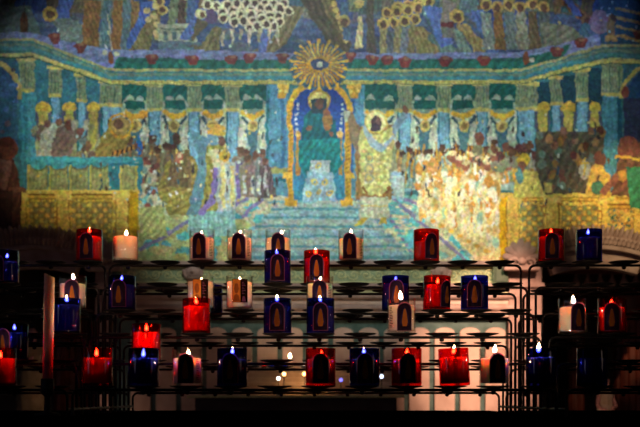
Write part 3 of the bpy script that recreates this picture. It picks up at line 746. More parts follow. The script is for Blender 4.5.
# palmette acroteria on the piers
def palmette(cx, lb):
    t = empty('stone_palmette', (wx(cx), YW - .05, wz(268)))
    bm = bmesh.new()
    for k in range(7):
        a = math.radians(-78 + 26 * k); L = (20 if k == 3 else 19 - abs(k - 3) * .5) * S
        d = Vector((math.sin(a), 0, math.cos(a))); sd = Vector((d.z, 0, -d.x))
        c0 = Vector((0, 0, 7 * S))
        prof = [(0, .004), (.3, .011), (.6, .017), (.85, .018), (1.0, .012), (1.07, .0)]
        prev = None
        for t_, wv in prof:
            p = c0 + d * L * t_
            off = -.012 - .014 * math.sin(math.pi * min(1, t_))
            row = [bm.verts.new(p - sd * wv + Vector((0, .01, 0))), bm.verts.new(p - sd * wv * .55 + Vector((0, off, 0))), bm.verts.new(p + Vector((0, off * .35, 0))), bm.verts.new(p + sd * wv * .55 + Vector((0, off, 0))), bm.verts.new(p + sd * wv + Vector((0, .01, 0)))]
            if prev:
                for i in range(4): bm.faces.new((prev[i], prev[i + 1], row[i + 1], row[i]))
            prev = row
    link_bm('leaf_fan', bm, M_stone, t, smooth=True)
    bm = bmesh.new()
    for s in (-1, 1):
        pts = []
        for i in range(30):
            a = i / 29.0; th = a * 2.6 * math.pi; r = (.03 - .024 * a)
            pts.append((s * (.034 + r * math.cos(th)), -.02, .014 + r * math.sin(th) * .8))
        tube(bm, pts, [.009 - .004 * i / 29 for i in range(30)], 8)
    lathe(bm, [(0, 0), (.02, .004), (.022, .018), (.012, .034), (0, .038)], 16, 0, (0, -.02, .005))
    link_bm('scroll', bm, M_stone, t, smooth=True)
    bm = bmesh.new(); box(bm, -.085, .085, -.03, .04, -.02, 0.004, bev=.004); box(bm, -.06, .06, -.01, .04, 0, .1, bev=.006)
    link_bm('plinth', bm, M_stone, t)
    tag(t, lb, 'carving')
palmette(519, 'fan shaped carved stone palmette on the pier beside the right pediment')
palmette(106, 'fan shaped carved stone palmette in shadow beside the left pediment')

# inside the niches: reeded columns, pendants, small figures
def wood_column(px, d, r, lb):
    t = empty('wooden_column', at(px, 397, d) - Vector((0, 0, ZC)))
    bm = bmesh.new(); n = 48; rows = []
    for z in (.18, 1.42):
        rows.append([bm.verts.new(((r * (1 - .09 * (k % 4 == 0))) * math.cos(2 * math.pi * k / n), (r * (1 - .09 * (k % 4 == 0))) * math.sin(2 * math.pi * k / n), z)) for k in range(n)])
    for k in range(n): bm.faces.new((rows[0][k], rows[0][(k + 1) % n], rows[1][(k + 1) % n], rows[1][k]))
    link_bm('shaft', bm, M_wood, t)
    bm = bmesh.new(); lathe(bm, [(0, 0), (r * 1.5, 0), (r * 1.5, .07), (r * 1.2, .09), (r * 1.25, .13), (r, .18), (0, .18)], 32)
    link_bm('base', bm, M_wood, t)
    bm = bmesh.new(); lathe(bm, [(0, 1.42), (r, 1.42), (r * 1.2, 1.46), (r * 1.45, 1.52), (r * 1.5, 1.56), (0, 1.56)], 32)
    link_bm('capital', bm, M_wood, t)
    tag(t, lb, 'column')
wood_column(576, 5.75, .045, 'slim red brown wooden column inside the right niche, nearest the pier')
wood_column(632, 5.6, .10, 'thick red brown reeded column inside the right niche at the picture edge')
wood_column(72, 5.6, .10, 'thick reddish reeded column in the dark left niche')
wood_column(98, 5.75, .05, 'slim reddish wooden column in the dark left niche, beside the pier')
M_pale = pmat('pale alabaster', (190, 160, 150), 0.5, noise=(160, 130, 120), scale=30)
t = empty('carved_rail', at(606, 276, 5.3))
bm = bmesh.new(); box(bm, -.30, .40, -.02, .02, .01, .05, bev=.004); link_bm('beam', bm, M_wood, t)
for k in range(6):
    bm = bmesh.new()
    lathe(bm, [(0, -.062), (.010, -.058), (.020, -.044), (.021, -.034), (.012, -.014), (.006, -.002), (.008, .004), (.004, .012), (0, .012)], 18, 0, ((576 + 12 * k - 606) * 5.3 / F, 0, 0))
    link_bm('pendant', bm, M_pale, t)
tag(t, 'wooden rail with a row of pale drop pendants inside the right niche', 'rail')

# small draped figures low in the niches
def fold_body(bm, prof, n=40, amp=.1, ph=0.0):
    rows = []
    for i, (rx, ry, z, ox) in enumerate(prof):
        rows.append([bm.verts.new((ox + rx * (1 + amp * math.sin(9 * a + z * 20 + ph)) * math.cos(a), ry * (1 + amp * math.sin(9 * a + z * 20 + ph)) * math.sin(a), z)) for a in [2 * math.pi * k / n for k in range(n)]])
    for p, q in zip(rows, rows[1:]):
        for k in range(n):
            f = bm.faces.new((p[k], p[(k + 1) % n], q[(k + 1) % n], q[k])); f.smooth = True
    bm.faces.new(rows[0]); bm.faces.new(rows[-1])
def skin_mesh(name, joints, edges, radii, mat, parent, sub=2, root=0):
    me = bpy.data.meshes.new(name); me.from_pydata(joints, edges, [])
    o = bpy.data.objects.new(name, me); C.objects.link(o)
    sk = o.modifiers.new('skin', 'SKIN'); o.modifiers.new('smooth', 'SUBSURF').levels = sub
    o.modifiers['smooth'].render_levels = sub
    for i, v in enumerate(me.skin_vertices[0].data):
        v.radius = (radii[i], radii[i]); v.use_root = (i == root)
    dg = bpy.context.evaluated_depsgraph_get()
    m2 = bpy.data.meshes.new_from_object(o.evaluated_get(dg)); o.modifiers.clear(); o.data = m2
    m2.name = name; m2.materials.clear(); m2.materials.append(mat)
    for p in m2.polygons: p.use_smooth = True
    o.parent = parent
    return o
M_khaki = pmat('beige painted drapery', (168, 148, 108), 0.8, noise=(140, 120, 84), scale=25)
M_flesh = pmat('pink painted flesh', (210, 150, 140), 0.6)
M_hair = pmat('dark painted hair', (30, 22, 18), 0.6)
def statue(px, d, zb, sc, robe, skin, lb, arms):
    t = empty('small_statue', at(px, 397, d) + Vector((0, 0, zb - ZC)))
    bm = bmesh.new()
    fold_body(bm, [(.085 * sc, .06 * sc, 0, 0), (.082 * sc, .058 * sc, .08 * sc, 0), (.074 * sc, .052 * sc, .2 * sc, .004), (.06 * sc, .042 * sc, .27 * sc, .006), (.066 * sc, .044 * sc, .34 * sc, .006), (.05 * sc, .034 * sc, .375 * sc, .006), (.02 * sc, .018 * sc, .39 * sc, .006)], amp=.07)
    link_bm('robe', bm, robe, t)
    J = [(0.006, 0, .36 * sc), (.006, -.002, .40 * sc), (.006, -.006, .43 * sc), (.006, -.006, .455 * sc), (.006, -.004, .475 * sc)]
    rr = [.022 * sc, .016 * sc, .027 * sc, .029 * sc, .018 * sc]
    E = [(0, 1), (1, 2), (2, 3), (3, 4)]
    for s, (el, ha) in zip((-1, 1), arms):
        b = len(J)
        J += [(s * .05 * sc, 0, .345 * sc), tuple(v * sc for v in el), tuple(v * sc for v in ha)]
        rr += [.022 * sc, .017 * sc, .011 * sc]; E += [(0, b), (b, b + 1), (b + 1, b + 2)]
        hx, hy, hz = (v * sc for v in ha); dr = (Vector(ha) - Vector(el)).normalized()
        J.append((hx + dr.x * .016 * sc, hy + dr.y * .016 * sc, hz + dr.z * .016 * sc)); rr.append(.012 * sc); E.append((b + 2, b + 3))
        for q in range(4):
            J.append((hx + dr.x * .036 * sc, hy - .008 * sc + dr.y * .036 * sc, hz + dr.z * .036 * sc + (q - 1.5) * .009 * sc)); rr.append(.0042 * sc); E.append((b + 3, len(J) - 1))
        J.append((hx + dr.x * .012 * sc, hy - .014 * sc, hz + .02 * sc)); rr.append(.005 * sc); E.append((b + 3, len(J) - 1))
    skin_mesh('body', J, E, rr, skin, t, 1)
    bm = bmesh.new(); lathe(bm, [(.026 * sc, 0), (.031 * sc, .016 * sc), (.026 * sc, .036 * sc), (.012 * sc, .046 * sc), (0, .048 * sc)], 20, 0, (.006, .006 * sc, .44 * sc))
    link_bm('hair', bm, M_hair, t)
    bm = bmesh.new(); box(bm, -.1 * sc, .1 * sc, -.08 * sc, .08 * sc, -zb, 0, bev=.004); link_bm('pedestal', bm, M_wall, t)
    tag(t, lb, 'statue')
statue(32, 5.15, .92, .9, M_khaki, M_flesh, 'small statue in beige drapery low in the dark niche behind the tall taper', (((-.06, -.04, .26), (-.005, -.06, .285)), ((.09, -.03, .24), (.11, -.05, .165))))
statue(605, 5.1, .80, .62, pmat('pale drapery', (206, 190, 168), .7, noise=(180, 150, 110), scale=20), M_flesh, 'small pale draped statue low in the right niche beside the thick column', (((-.07, -.04, .25), (-.03, -.07, .22)), ((.08, -.03, .25), (.05, -.06, .23))))

# altar block in the middle of the wall with small lights on its steps
M_altar = pmat('dark altar stone', (60, 54, 48), .6, noise=(40, 36, 32), scale=8)
t = empty('stone_altar', at(296, 397, 4.55) - Vector((0, 0, ZC)))
hw = 108 * 4.55 / F; zt = ZC + (397 - 395.2) * 4.55 / F
bm = bmesh.new(); box(bm, -hw * .93, hw * .93, -.02, .43, 0.0, zt - .012); link_bm('body', bm, M_altar, t)
bm = bmesh.new(); box(bm, -hw, hw, -.04, .43, zt - .012, zt, bev=.002); link_bm('top_slab', bm, M_scroll, t)
tag(t, 'dark stone altar block with thin pale top edge, low behind the central stand', 'altar')
M_brick = pmat('striped step stone', (186, 160, 140), .7, noise=(160, 130, 110), scale=14)
t = empty('altar_shelf', at(322, 397, 4.83) - Vector((0, 0, ZC - zt)))
t.location.z = zt
bm = bmesh.new()
for k in range(6):
    h = .02135; z0 = k * h
    box(bm, -78 * S, 78 * S, -.07 + .012 * k, .13, z0, z0 + h - .0035, bev=.002)
    box(bm, -77 * S, 77 * S, -.06 + .012 * k, .125, z0 + h - .0035, z0 + h)
link_bm('steps', bm, M_brick, t)
tag(t, 'low stepped stone shelf with narrow courses standing on the altar', 'shelf')
SHELF_TOP = zt + .128

# wrought candle stands
P = .085
TIERS = {'1': (0.0, 3.535, 0.0, 37.2)}
for k, (h, ph, pit) in enumerate(((2.85, .05, 38.4), (2.10, .12, 39.6), (1.46, .15, 40.8), (.78, .14, 42.2), (.16, .13, 43.8))):
    d = F * P / pit; TIERS['%da' % (k + 2)] = (YC + d, h, ph, pit)
for k, (h, pit) in enumerate(((2.845, 36.2), (2.2, 35.4), (1.474, 34.7), (.811, 33.9), (.12, 33.15))):
    d = F * P / pit; TIERS['%db' % (k + 2)] = (YC + d, h, 0.0, pit)
Y1 = YC + F * P / 37.2
TIERS['1'] = (Y1, 3.535, 0.0, 37.2)
TRAY = ZC - .036
DISH_H = .0050
bm = bmesh.new()
lathe(bm, [(0, 0), (.013, 0), (.017, .0010), (.031, .0036), (.0345, DISH_H + .0006), (.0335, DISH_H + .0008), (.030, DISH_H - .0004), (0, DISH_H - .0004)], 36)
dish_me = bpy.data.meshes.new('candle_dish'); bm.to_mesh(dish_me); bm.free(); dish_me.materials.append(M_iron)
bm = bmesh.new(); lathe(bm, [(0, -.0092), (.0032, -.0086), (.005, -.0062), (.005, -.0025), (0, -.0025)], 14)
riv_me = bpy.data.meshes.new('rivet'); bm.to_mesh(riv_me); bm.free(); riv_me.materials.append(M_iron)
BAR = .0029
def stand(x0, x1, phases, lb):
    t = empty('candle_stand', ((x0 + x1) / 2, Y1, 0)); ox = (x0 + x1) / 2
    # drip tray and legs
    bm = bmesh.new()
    a, b = x0 - .006 - ox, x1 + .004 - ox
    box(bm, a, b, -.42, .425, TRAY - .09, TRAY, bev=.012)
    link_bm('base_tray', bm, M_tray, t)
    for sx in (a + .05, b - .05):
        for sy in (-.36, .36):
            bm = bmesh.new(); box(bm, sx - .018, sx + .018, sy - .018, sy + .018, 0, TRAY - .088, bev=.003); box(bm, sx - .035, sx + .035, sy - .035, sy + .035, 0, .02, bev=.003)
            link_bm('leg', bm, M_iron, t)
    loose = []
    cnt = 0
    for key in ('1', '2a', '3a', '4a', '5a', '6a', '2b', '3b', '4b', '5b', '6b'):
        y, h, dp, pit = TIERS[key]; z = ZC + h * P; yy = y - Y1
        bm = bmesh.new(); rc = .014
        L, Rr = x0 - ox, x1 - ox
        pts = [(L, yy, TRAY - .01)]
        if z - rc > TRAY:
            for k in range(7):
                q = math.pi / 2 * k / 6; pts.append((L + rc - rc * math.cos(q), yy, z - rc + rc * math.sin(q)))
            for k in range(7):
                q = math.pi / 2 * k / 6; pts.append((Rr - rc + rc * math.sin(q), yy, z - rc + rc * math.cos(q)))
        pts.append((Rr, yy, TRAY - .01))
        tube(bm, pts, BAR, 10)
        fr = link_bm('tier_frame', bm, M_iron, t)
        for ph in phases:
            x = (ph + dp) * P - ox
            if cnt >= 100: loose.append((x, yy, z)); continue
            d = bpy.data.objects.new('candle_dish', dish_me); C.objects.link(d); d.parent = fr; d.location = (x, yy, z + BAR - .0004)
            cnt += 1
        bm = bmesh.new()
        for ph in phases:
            x = (ph + dp) * P - ox
            lathe(bm, [(0, -.0092), (.0032, -.0086), (.005, -.0062), (.005, -.0025), (0, -.0025)], 12, 0, (x, yy, z))
        link_bm('rivets', bm, M_iron, fr)['kind'] = 'stuff'
    if loose:
        bm = bmesh.new()
        for x, yy, z in loose:
            lathe(bm, [(0, 0), (.013, 0), (.017, .0010), (.031, .0036), (.0345, DISH_H + .0006), (.0335, DISH_H + .0008), (.030, DISH_H - .0004), (0, DISH_H - .0004)], 28, 0, (x, yy, z + BAR - .0004))
        link_bm('candle_dish', bm, M_iron, t)['kind'] = 'stuff'
    # side braces tying the tiers together low down
    for sx in (x0 - ox, x1 - ox):
        bm = bmesh.new(); tube(bm, [(sx, TIERS['6a'][0] - Y1, TRAY + .012), (sx, TIERS['6b'][0] - Y1, TRAY + .012)], .0028, 8)
        link_bm('side_brace', bm, M_iron, t)
    tag(t, lb, 'candle stand')
stand(-5.65 * P, 5.40 * P, [-5.16 + .999 * k for k in range(11)], 'central black iron tiered candle stand, the widest, spanning the middle')
stand(-10.95 * P, -5.77 * P, [-6.23 - k for k in range(5)], 'black iron tiered candle stand at the left edge')
stand(5.62 * P, 10.9 * P, [6.21 + .98 * k for k in range(5)], 'black iron tiered candle stand at the right edge')
# ---------------------------------------------------------------- votive candles
def glass_mat(name, tint, edge, gloss=0.9):
    m, nt, out = nodes(name)
    tr = nt.nodes.new('ShaderNodeBsdfTransparent'); gl = nt.nodes.new('ShaderNodeBsdfGlossy'); gl.inputs['Roughness'].default_value = .04
    gl.inputs['Color'].default_value = (gloss, gloss, gloss, 1)
    lw = nt.nodes.new('ShaderNodeLayerWeight'); lw.inputs['Blend'].default_value = .35
    cm = nt.nodes.new('ShaderNodeMix'); cm.data_type = 'RGBA'
    cm.inputs['A'].default_value = (*tint, 1); cm.inputs['B'].default_value = (*edge, 1)
    pw = nt.nodes.new('ShaderNodeMath'); pw.operation = 'POWER'; pw.inputs[1].default_value = 2.2
    nt.links.new(lw.outputs['Facing'], pw.inputs[0]); nt.links.new(pw.outputs[0], cm.inputs['Factor'])
    nt.links.new(cm.outputs['Result'], tr.inputs['Color'])
    p5 = nt.nodes.new('ShaderNodeMath'); p5.operation = 'POWER'; p5.inputs[1].default_value = 4.0
    lf = nt.nodes.new('ShaderNodeLayerWeight'); lf.inputs['Blend'].default_value = .5
    fr = nt.nodes.new('ShaderNodeMath'); fr.operation = 'MULTIPLY_ADD'; fr.inputs[1].default_value = .6; fr.inputs[2].default_value = .035
    nt.links.new(lf.outputs['Facing'], p5.inputs[0]); nt.links.new(p5.outputs[0], fr.inputs[0])
    mx = nt.nodes.new('ShaderNodeMixShader')
    nt.links.new(fr.outputs[0], mx.inputs[0]); nt.links.new(tr.outputs[0], mx.inputs[1]); nt.links.new(gl.outputs[0], mx.inputs[2])
    nt.links.new(mx.outputs[0], out.inputs[0])
    return m
M_glass = {'clear': glass_mat('clear glass', (.97, .96, .95), (.80, .74, .72)),
           'red': glass_mat('red glass', (.80, .08, .05), (.66, .03, .02)),
           'blue': glass_mat('blue glass', (.085, .11, .56), (.03, .05, .46))}
def wax_mat(name, col, rad, scale):
    m, nt, out = nodes(name)
    b = nt.nodes.new('ShaderNodeBsdfPrincipled'); nt.links.new(b.outputs[0], out.inputs[0])
    b.inputs['Base Color'].default_value = (*lin(col), 1)
    b.inputs['Subsurface Weight'].default_value = 1.0
    b.inputs['Subsurface Radius'].default_value = rad
    b.inputs['Subsurface Scale'].default_value = scale
    b.inputs['Roughness'].default_value = .5
    return m
M_wax = wax_mat('cream wax', (246, 226, 204), (1.0, .55, .34), .040)
M_waxd = wax_mat('coloured glass wax', (246, 220, 200), (1.0, .7, .5), .018)
M_wick = pmat('charred wick', (20, 14, 10), .9)
def flame_mat():
    m, nt, out = nodes('candle flame')
    em = nt.nodes.new('ShaderNodeEmission')
    lw = nt.nodes.new('ShaderNodeLayerWeight'); lw.inputs['Blend'].default_value = .5
    iv = nt.nodes.new('ShaderNodeMath'); iv.operation = 'SUBTRACT'; iv.inputs[0].default_value = 1.0
    pw = nt.nodes.new('ShaderNodeMath'); pw.operation = 'POWER'; pw.inputs[1].default_value = 2.0
    mu = nt.nodes.new('ShaderNodeMath'); mu.operation = 'MULTIPLY_ADD'; mu.inputs[1].default_value = 60.0; mu.inputs[2].default_value = 2.5
    nt.links.new(lw.outputs['Facing'], iv.inputs[1]); nt.links.new(iv.outputs[0], pw.inputs[0]); nt.links.new(pw.outputs[0], mu.inputs[0]); nt.links.new(mu.outputs[0], em.inputs['Strength'])
    tc = nt.nodes.new('ShaderNodeTexCoord'); sp = nt.nodes.new('ShaderNodeSeparateXYZ'); rp = nt.nodes.new('ShaderNodeValToRGB')
    nt.links.new(tc.outputs['Generated'], sp.inputs[0]); nt.links.new(sp.outputs['Z'], rp.inputs[0])
    rp.color_ramp.elements[0].position = 0; rp.color_ramp.elements[0].color = (.35, .3, .5, 1)
    rp.color_ramp.elements[1].position = 1; rp.color_ramp.elements[1].color = (1, .45, .16, 1)
    e = rp.color_ramp.elements.new(.25); e.color = (1, .78, .5, 1)
    nt.links.new(rp.outputs[0], em.inputs['Color'])
    tr = nt.nodes.new('ShaderNodeBsdfTransparent'); ad = nt.nodes.new('ShaderNodeAddShader')
    nt.links.new(em.outputs[0], ad.inputs[0]); nt.links.new(tr.outputs[0], ad.inputs[1]); nt.links.new(ad.outputs[0], out.inputs[0])
    m.cycles.emission_sampling = 'NONE'
    return m
M_flame = flame_mat()
def paper(name, col, trans=.5):
    m, nt, out = nodes(name)
    d = nt.nodes.new('ShaderNodeBsdfDiffuse'); t = nt.nodes.new('ShaderNodeBsdfTranslucent'); mx = nt.nodes.new('ShaderNodeMixShader')
    d.inputs['Color'].default_value = (*lin(col), 1); t.inputs['Color'].default_value = (*lin(col), 1); mx.inputs[0].default_value = trans
    nt.links.new(d.outputs[0], mx.inputs[1]); nt.links.new(t.outputs[0], mx.inputs[2]); nt.links.new(mx.outputs[0], out.inputs[0])
    return m
PAP = [paper('label ground', (24, 15, 30), .15), paper('label border', (110, 56, 84), .5), paper('label gold', (150, 90, 32), .6), paper('label blue', (34, 28, 56), .25),
       paper('label dark', (26, 16, 14), .3), paper('label orange', (214, 128, 44), .6), paper('label face', (150, 84, 40), .5), paper('label print', (22, 10, 8), .0)]
RO, HG, TH = .0293, .0728, .0022

def jar_mesh():
    bm = bmesh.new()
    lathe(bm, [(0, 0), (RO - .003, 0), (RO - .0008, .001), (RO, .003), (RO, HG - .0006), (RO - .0008, HG), (RO - TH + .0006, HG), (RO - TH, HG - .0008), (RO - TH, .007), (RO - TH - .002, .005), (0, .0048)], 48)
    me = bpy.data.meshes.new('glass_jar'); bm.to_mesh(me); bm.free()
    return me
jar_base = jar_mesh()
JARS = {}
for c, m in M_glass.items():
    me = jar_base.copy(); me.materials.append(m); JARS[c] = me

def cyl_patch(bm, outline, cang, z0, r, mi):
    "flat outline (u, v in metres) wrapped on the jar around angle cang (0 = towards the camera)"
    vs = []
    for u, v in outline:
        a = -math.pi / 2 + cang + u / r
        vs.append((r * math.cos(a), r * math.sin(a), z0 + v))
    n = len(vs)
    # fan in vertical strips so that the patch follows the curve
    us = sorted({round(u, 6) for u, v in outline}); umin, umax = us[0], us[-1]; K = max(1, int((umax - umin) / .002))
    def span(u):
        hits = []
        for i in range(n):
            (u0, v0), (u1, v1) = outline[i], outline[(i + 1) % n]
            if (u0 <= u < u1) or (u1 <= u < u0): hits.append(v0 + (v1 - v0) * (u - u0) / (u1 - u0))
        return (min(hits), max(hits)) if hits else None
    prev = None
    for k in range(K + 1):
        u = umin + (umax - umin) * min(max(k / K, .0005), .9995)
        s = span(u)
        if not s: prev = None; continue
        a = -math.pi / 2 + cang + u / r
        row = [bm.verts.new((r * math.cos(a), r * math.sin(a), z0 + s[0])), bm.verts.new((r * math.cos(a), r * math.sin(a), z0 + s[1]))]
        if prev:
            f = bm.faces.new((prev[0], row[0], row[1], prev[1])); f.material_index = mi
        prev = row
def arch(w, h):
    o = [(-w / 2, 0), (w / 2, 0)]
    for k in range(13):
        a = math.pi * k / 12; o.append((w / 2 * math.cos(a), h - w / 2 + w / 2 * math.sin(a)))
    return o
def shift(o, du, dv): return [(u + du, v + dv) for u, v in o]

def arch_label(parent, ang):
    bm = bmesh.new(); z0 = .0045; r = RO + .0002
    cyl_patch(bm, arch(.033, .059), ang, z0, r, 1)
    cyl_patch(bm, shift(arch(.0295, .0555), 0, .001), ang, z0, r + .00012, 0)
    # robed standing figure with rays
    cyl_patch(bm, [(-.0105, .016), (-.0085, .03), (-.004, .043), (0, .048), (.004, .043), (.0085, .03), (.0105, .016), (.006, .010), (-.006, .010)], ang, z0, r + .0002, 3)
    cyl_patch(bm, [(-.0052, .009), (-.0062, .018), (-.005, .030), (-.0032, .037), (-.0022, .043), (0, .0455), (.0022, .043), (.0032, .037), (.005, .030), (.0062, .018), (.0052, .009)], ang, z0, r + .0003, 2)
    cyl_patch(bm, [(-.0014, .0385), (-.0014, .0425), (0, .0438), (.0014, .0425), (.0014, .0385), (0, .037)], ang, z0, r + .0004, 6)
    cyl_patch(bm, [(-.003, .022), (-.0008, .031), (.0022, .022), (.0012, .012), (-.0018, .012)], ang, z0, r + .0004, 6)
    link_bm('paper_label', bm, PAP, parent)
def square_label(parent, ang):
    bm = bmesh.new(); z0 = .014; r = RO + .0002
    def rc(a, b, c, d): return [(a, c), (b, c), (b, d), (a, d)]
    cyl_patch(bm, rc(-.0175, .0175, 0, .050), ang, z0, r, 4)
    cyl_patch(bm, rc(-.0165, .001, .001, .049), ang, z0, r + .00012, 5)
    cyl_patch(bm, [(-.013 + .0055 * (1 - math.cos(a)) , .030 + .011 * math.sin(a)) for a in [2 * math.pi * k / 20 for k in range(20)]], ang, z0, r + .0002, 6)
    cyl_patch(bm, [(-.015, .002), (-.013, .014), (-.0075, .019), (-.002, .014), (0, .002)], ang, z0, r + .0002, 6)
    for k in range(8):
        cyl_patch(bm, rc(.004, .004 + .004 + .004 * ((k * 7) % 3) / 2, .042 - k * .0034, .0432 - k * .0034), ang, z0, r + .0002, 1)
    cyl_patch(bm, [(.0035, .002), (.0055, .012), (.008, .014), (.011, .012), (.013, .002)], ang, z0, r + .0002, 1)
    link_bm('paper_label', bm, PAP, parent)
def side_print(parent, ang, w=.011):
    bm = bmesh.new(); z0 = .012; r = RO + .0002; rr = random.Random(int(ang * 100))
    for k in range(13):
        ww = w * rr.uniform(.6, 1)
        cyl_patch(bm, [(-w / 2, k * .0034), (-w / 2 + ww, k * .0034), (-w / 2 + ww, k * .0034 + .0014), (-w / 2, k * .0034 + .0014)], ang, z0, r, 7)
    link_bm('printed_text', bm, PAP, parent)

def candle(px, tier, col, lb, fx=0.0, fy=0.0, fs=1.0, kind='arch', loff=0.0, wax=8.0, text=None, lit=True, rot=(0, 0), grp=None, power=1.0):
    """px: column on the wall-parallel scale of its tier; fx, fy: flame against jar axis and rim (in picture px);
       loff: label offset from the axis in px; wax: depth of the wax under the rim in px"""
    if col == 'clear' and tier in ('1', '3a'): fs, fy = fs * .8, fy + .6
    y, h, dp, pit = TIERS[tier]
    d = y - YC; k = d / F
    base = ZC + h * P + BAR - .0004 + DISH_H + .0004
    t = empty('votive_candle', ((px - 320) * k, y, base), (rot[0], rot[1], 0))
    j = bpy.data.objects.new('glass_jar', JARS[col]); C.objects.link(j); j.parent = t
    R_ = RO + .0002
    ang = lambda off: math.asin(max(-.97, min(.97, off * k / R_)))
    if kind == 'arch': arch_label(j, ang(loff))
    if kind == 'square': square_label(j, ang(loff))
    if text is not None: side_print(j, ang(text))
    wt = HG - wax * k
    rw = RO - TH - .0004
    bm = bmesh.new()
    lathe(bm, [(0, .0052), (rw - .003, .0052), (rw, .0075), (rw, wt - .0006), (rw - .001, wt), (rw * .6, wt - .0012), (.006, wt - .002), (0, wt - .002)], 40)
    link_bm('wax', bm, M_wax if col == 'clear' else M_waxd, t)
    fz = HG - (fy + .8) * k            # centre of the flame
    fl = .0135 * fs             # its length
    x0 = fx * k * .6; x1 = fx * k
    zb = fz - fl * .5
    bm = bmesh.new()
    tube(bm, [(x0 * .5, 0, wt - .003), (x0 * .8, 0, (wt + zb) / 2), (x1, 0, max(zb + fl * .2, wt + .004))], .0008, 6)
    link_bm('wick', bm, M_wick, t)
    if lit:
        bm = bmesh.new()
        r0 = .0037 * fs ** .5
        lathe(bm, [(0, -fl * .42), (r0 * .55, -fl * .38), (r0 * .92, -fl * .22), (r0, -fl * .08), (r0 * .86, fl * .1), (r0 * .55, fl * .3), (r0 * .2, fl * .5), (0, fl * .6)], 16)
        sh = random.uniform(-.25, .25)
        for v in bm.verts: v.co.x += sh * (v.co.z + fl * .4) * .6
        link_bm('flame', bm, M_flame, t, loc=(x1, 0, fz))
        l = bpy.data.lights.new('candle_glow', 'POINT'); l.energy = (.17 if tier == '6a' else .10) * power; l.color = (1, .43, .23) if col == 'clear' else (1, .7, .5); l.shadow_soft_size = .003
        lo = bpy.data.objects.new('candle_glow', l); C.objects.link(lo); lo.parent = t; lo.location = (x1, 0, max(fz, wt + .008))
    tag(t, lb, 'candle', grp or {'clear': 'clear glass votive candles', 'red': 'red glass votive candles', 'blue': 'blue glass votive candles'}[col])
    return t
r_, b_, c_ = 'red', 'blue', 'clear'
# top tier
candle(89.5, '1', r_, 'red votive candle on the top tier of the left stand', 0, -.5, .9, loff=-.8, wax=7)
candle(125.5, '1', c_, 'clear candle of plain pinkish wax, leftmost on the top tier of the central stand', .8, 1.5, 1.15, kind=None, text=-9, wax=7, power=1.3)
candle(202, '1', c_, 'clear candle with dark arched label, second from left on the central top tier', -.8, 1.5, .8, loff=-2, text=10, wax=8.5)
candle(239.5, '1', c_, 'clear candle with arched label, standing right above the clear square label one', .8, 1, .9, text=10, wax=8.5)
candle(278, '1', c_, 'clear candle on the top tier, half hidden behind a blue candle', 3.5, 1, .8, loff=.6, wax=8.5)
candle(351, '1', c_, 'clear arch label candle on the top tier, alone right of the centre', 0, .5, 1.0, loff=-2, text=10, wax=9)
candle(426.3, '1', r_, 'red candle with its label turned right, rightmost on the central top tier', 1, 5, .6, loff=4.5, wax=12)
candle(551, '1', r_, 'red candle at the left end of the right stand top tier, beside a blue one', 0, 0, .8, loff=-1.5, wax=7)
candle(589, '1', b_, 'blue candle on the top tier of the right stand', -1, 1, 1.0, kind=None, wax=8)
# second tier
candle(5.5, '2a', b_, 'blue candle high at the left edge of the picture', 1.5, 4, .8, loff=-5, wax=11)
candle(277.5, '2a', b_, 'blue candle on the second tier, in front of a clear candle', -.5, 0, .8, loff=.6, wax=8)
candle(316.8, '2a', r_, 'red candle on the second tier, just right of a blue candle', -1, -.5, 1.0, loff=-.3, wax=8)
# third tier
candle(72.5, '3a', c_, 'clear candle on the left stand, behind the blue candle beside the taper', 1, -1, 1.2, loff=2.5, wax=8)
candle(122, '3a', b_, 'blue candle at the left end of the central stand, below the plain clear one', -.5, 1, .9, loff=-1, wax=9)
candle(200.5, '3a', c_, 'clear candle with square orange label, half hidden behind a red candle', 1, 2, .7, kind='square', loff=1.5, wax=6)
candle(239.5, '3a', c_, 'clear candle with square orange and black label, fully visible', .8, 2, 1.0, kind='square', loff=1.5, wax=6, power=1.2)
candle(320, '3a', c_, 'clear candle on the third tier, behind a blue candle and below a red one', 0, 1.5, .8, loff=-.5, text=10, wax=8)
candle(395.5, '3a', b_, 'blue candle with gold figure label, behind the clear candle right of the centre', 0, 1.5, .7, loff=0, wax=8)
candle(436.5, '3a', r_, 'bright red candle between two blue candles, right of the centre on the third tier', .5, 4, 1.0, loff=9, wax=9, rot=(0, .02))
candle(474.5, '3a', b_, 'blue candle at the right of the third tier, beside a bright red one', .5, 1.5, .9, loff=-2, wax=9)
candle(210.5, '3b', b_, 'unlit blue candle on the far side, seen between two square label candles', lit=False, kind=None)
# fourth tier
candle(66.5, '4a', b_, 'blue candle of pale blue top on the left stand, beside the tall taper', .5, -.5, 1.1, kind=None, wax=6.5)
candle(196.5, '4a', r_, 'bright plain red candle in front of the left square label candle', 0, 1.5, 1.1, kind=None, wax=8, power=1.3)
candle(277.5, '4a', b_, 'blue candle standing straight below the second tier blue candle', -.5, -1, 1.1, loff=0, wax=8)
candle(320.5, '4a', b_, 'blue candle in front of a clear candle, straight above a red one', 0, -.5, 1.0, loff=0, wax=8)
candle(401.5, '4a', c_, 'clear candle with tall flame, in front of a blue candle', -.5, -3.5, 1.4, loff=2.2, wax=7, text=-11)
candle(572.5, '4a', c_, 'clear candle with arched label on the right stand', 1, .5, 1.3, loff=3, wax=9, power=1.2)
candle(612, '4a', r_, 'red candle at the right edge of the picture', 0, 3, .9, loff=-4, wax=9)
# fifth tier
candle(13.5, '5a', b_, 'dark blue candle at the left edge above a red candle', 1, 2.5, .9, loff=-7, wax=9)
candle(146.5, '5a', r_, 'bright plain red candle on the fifth tier, right above a blue candle', 0, 3, 1.1, kind=None, wax=8.5, power=1.3)
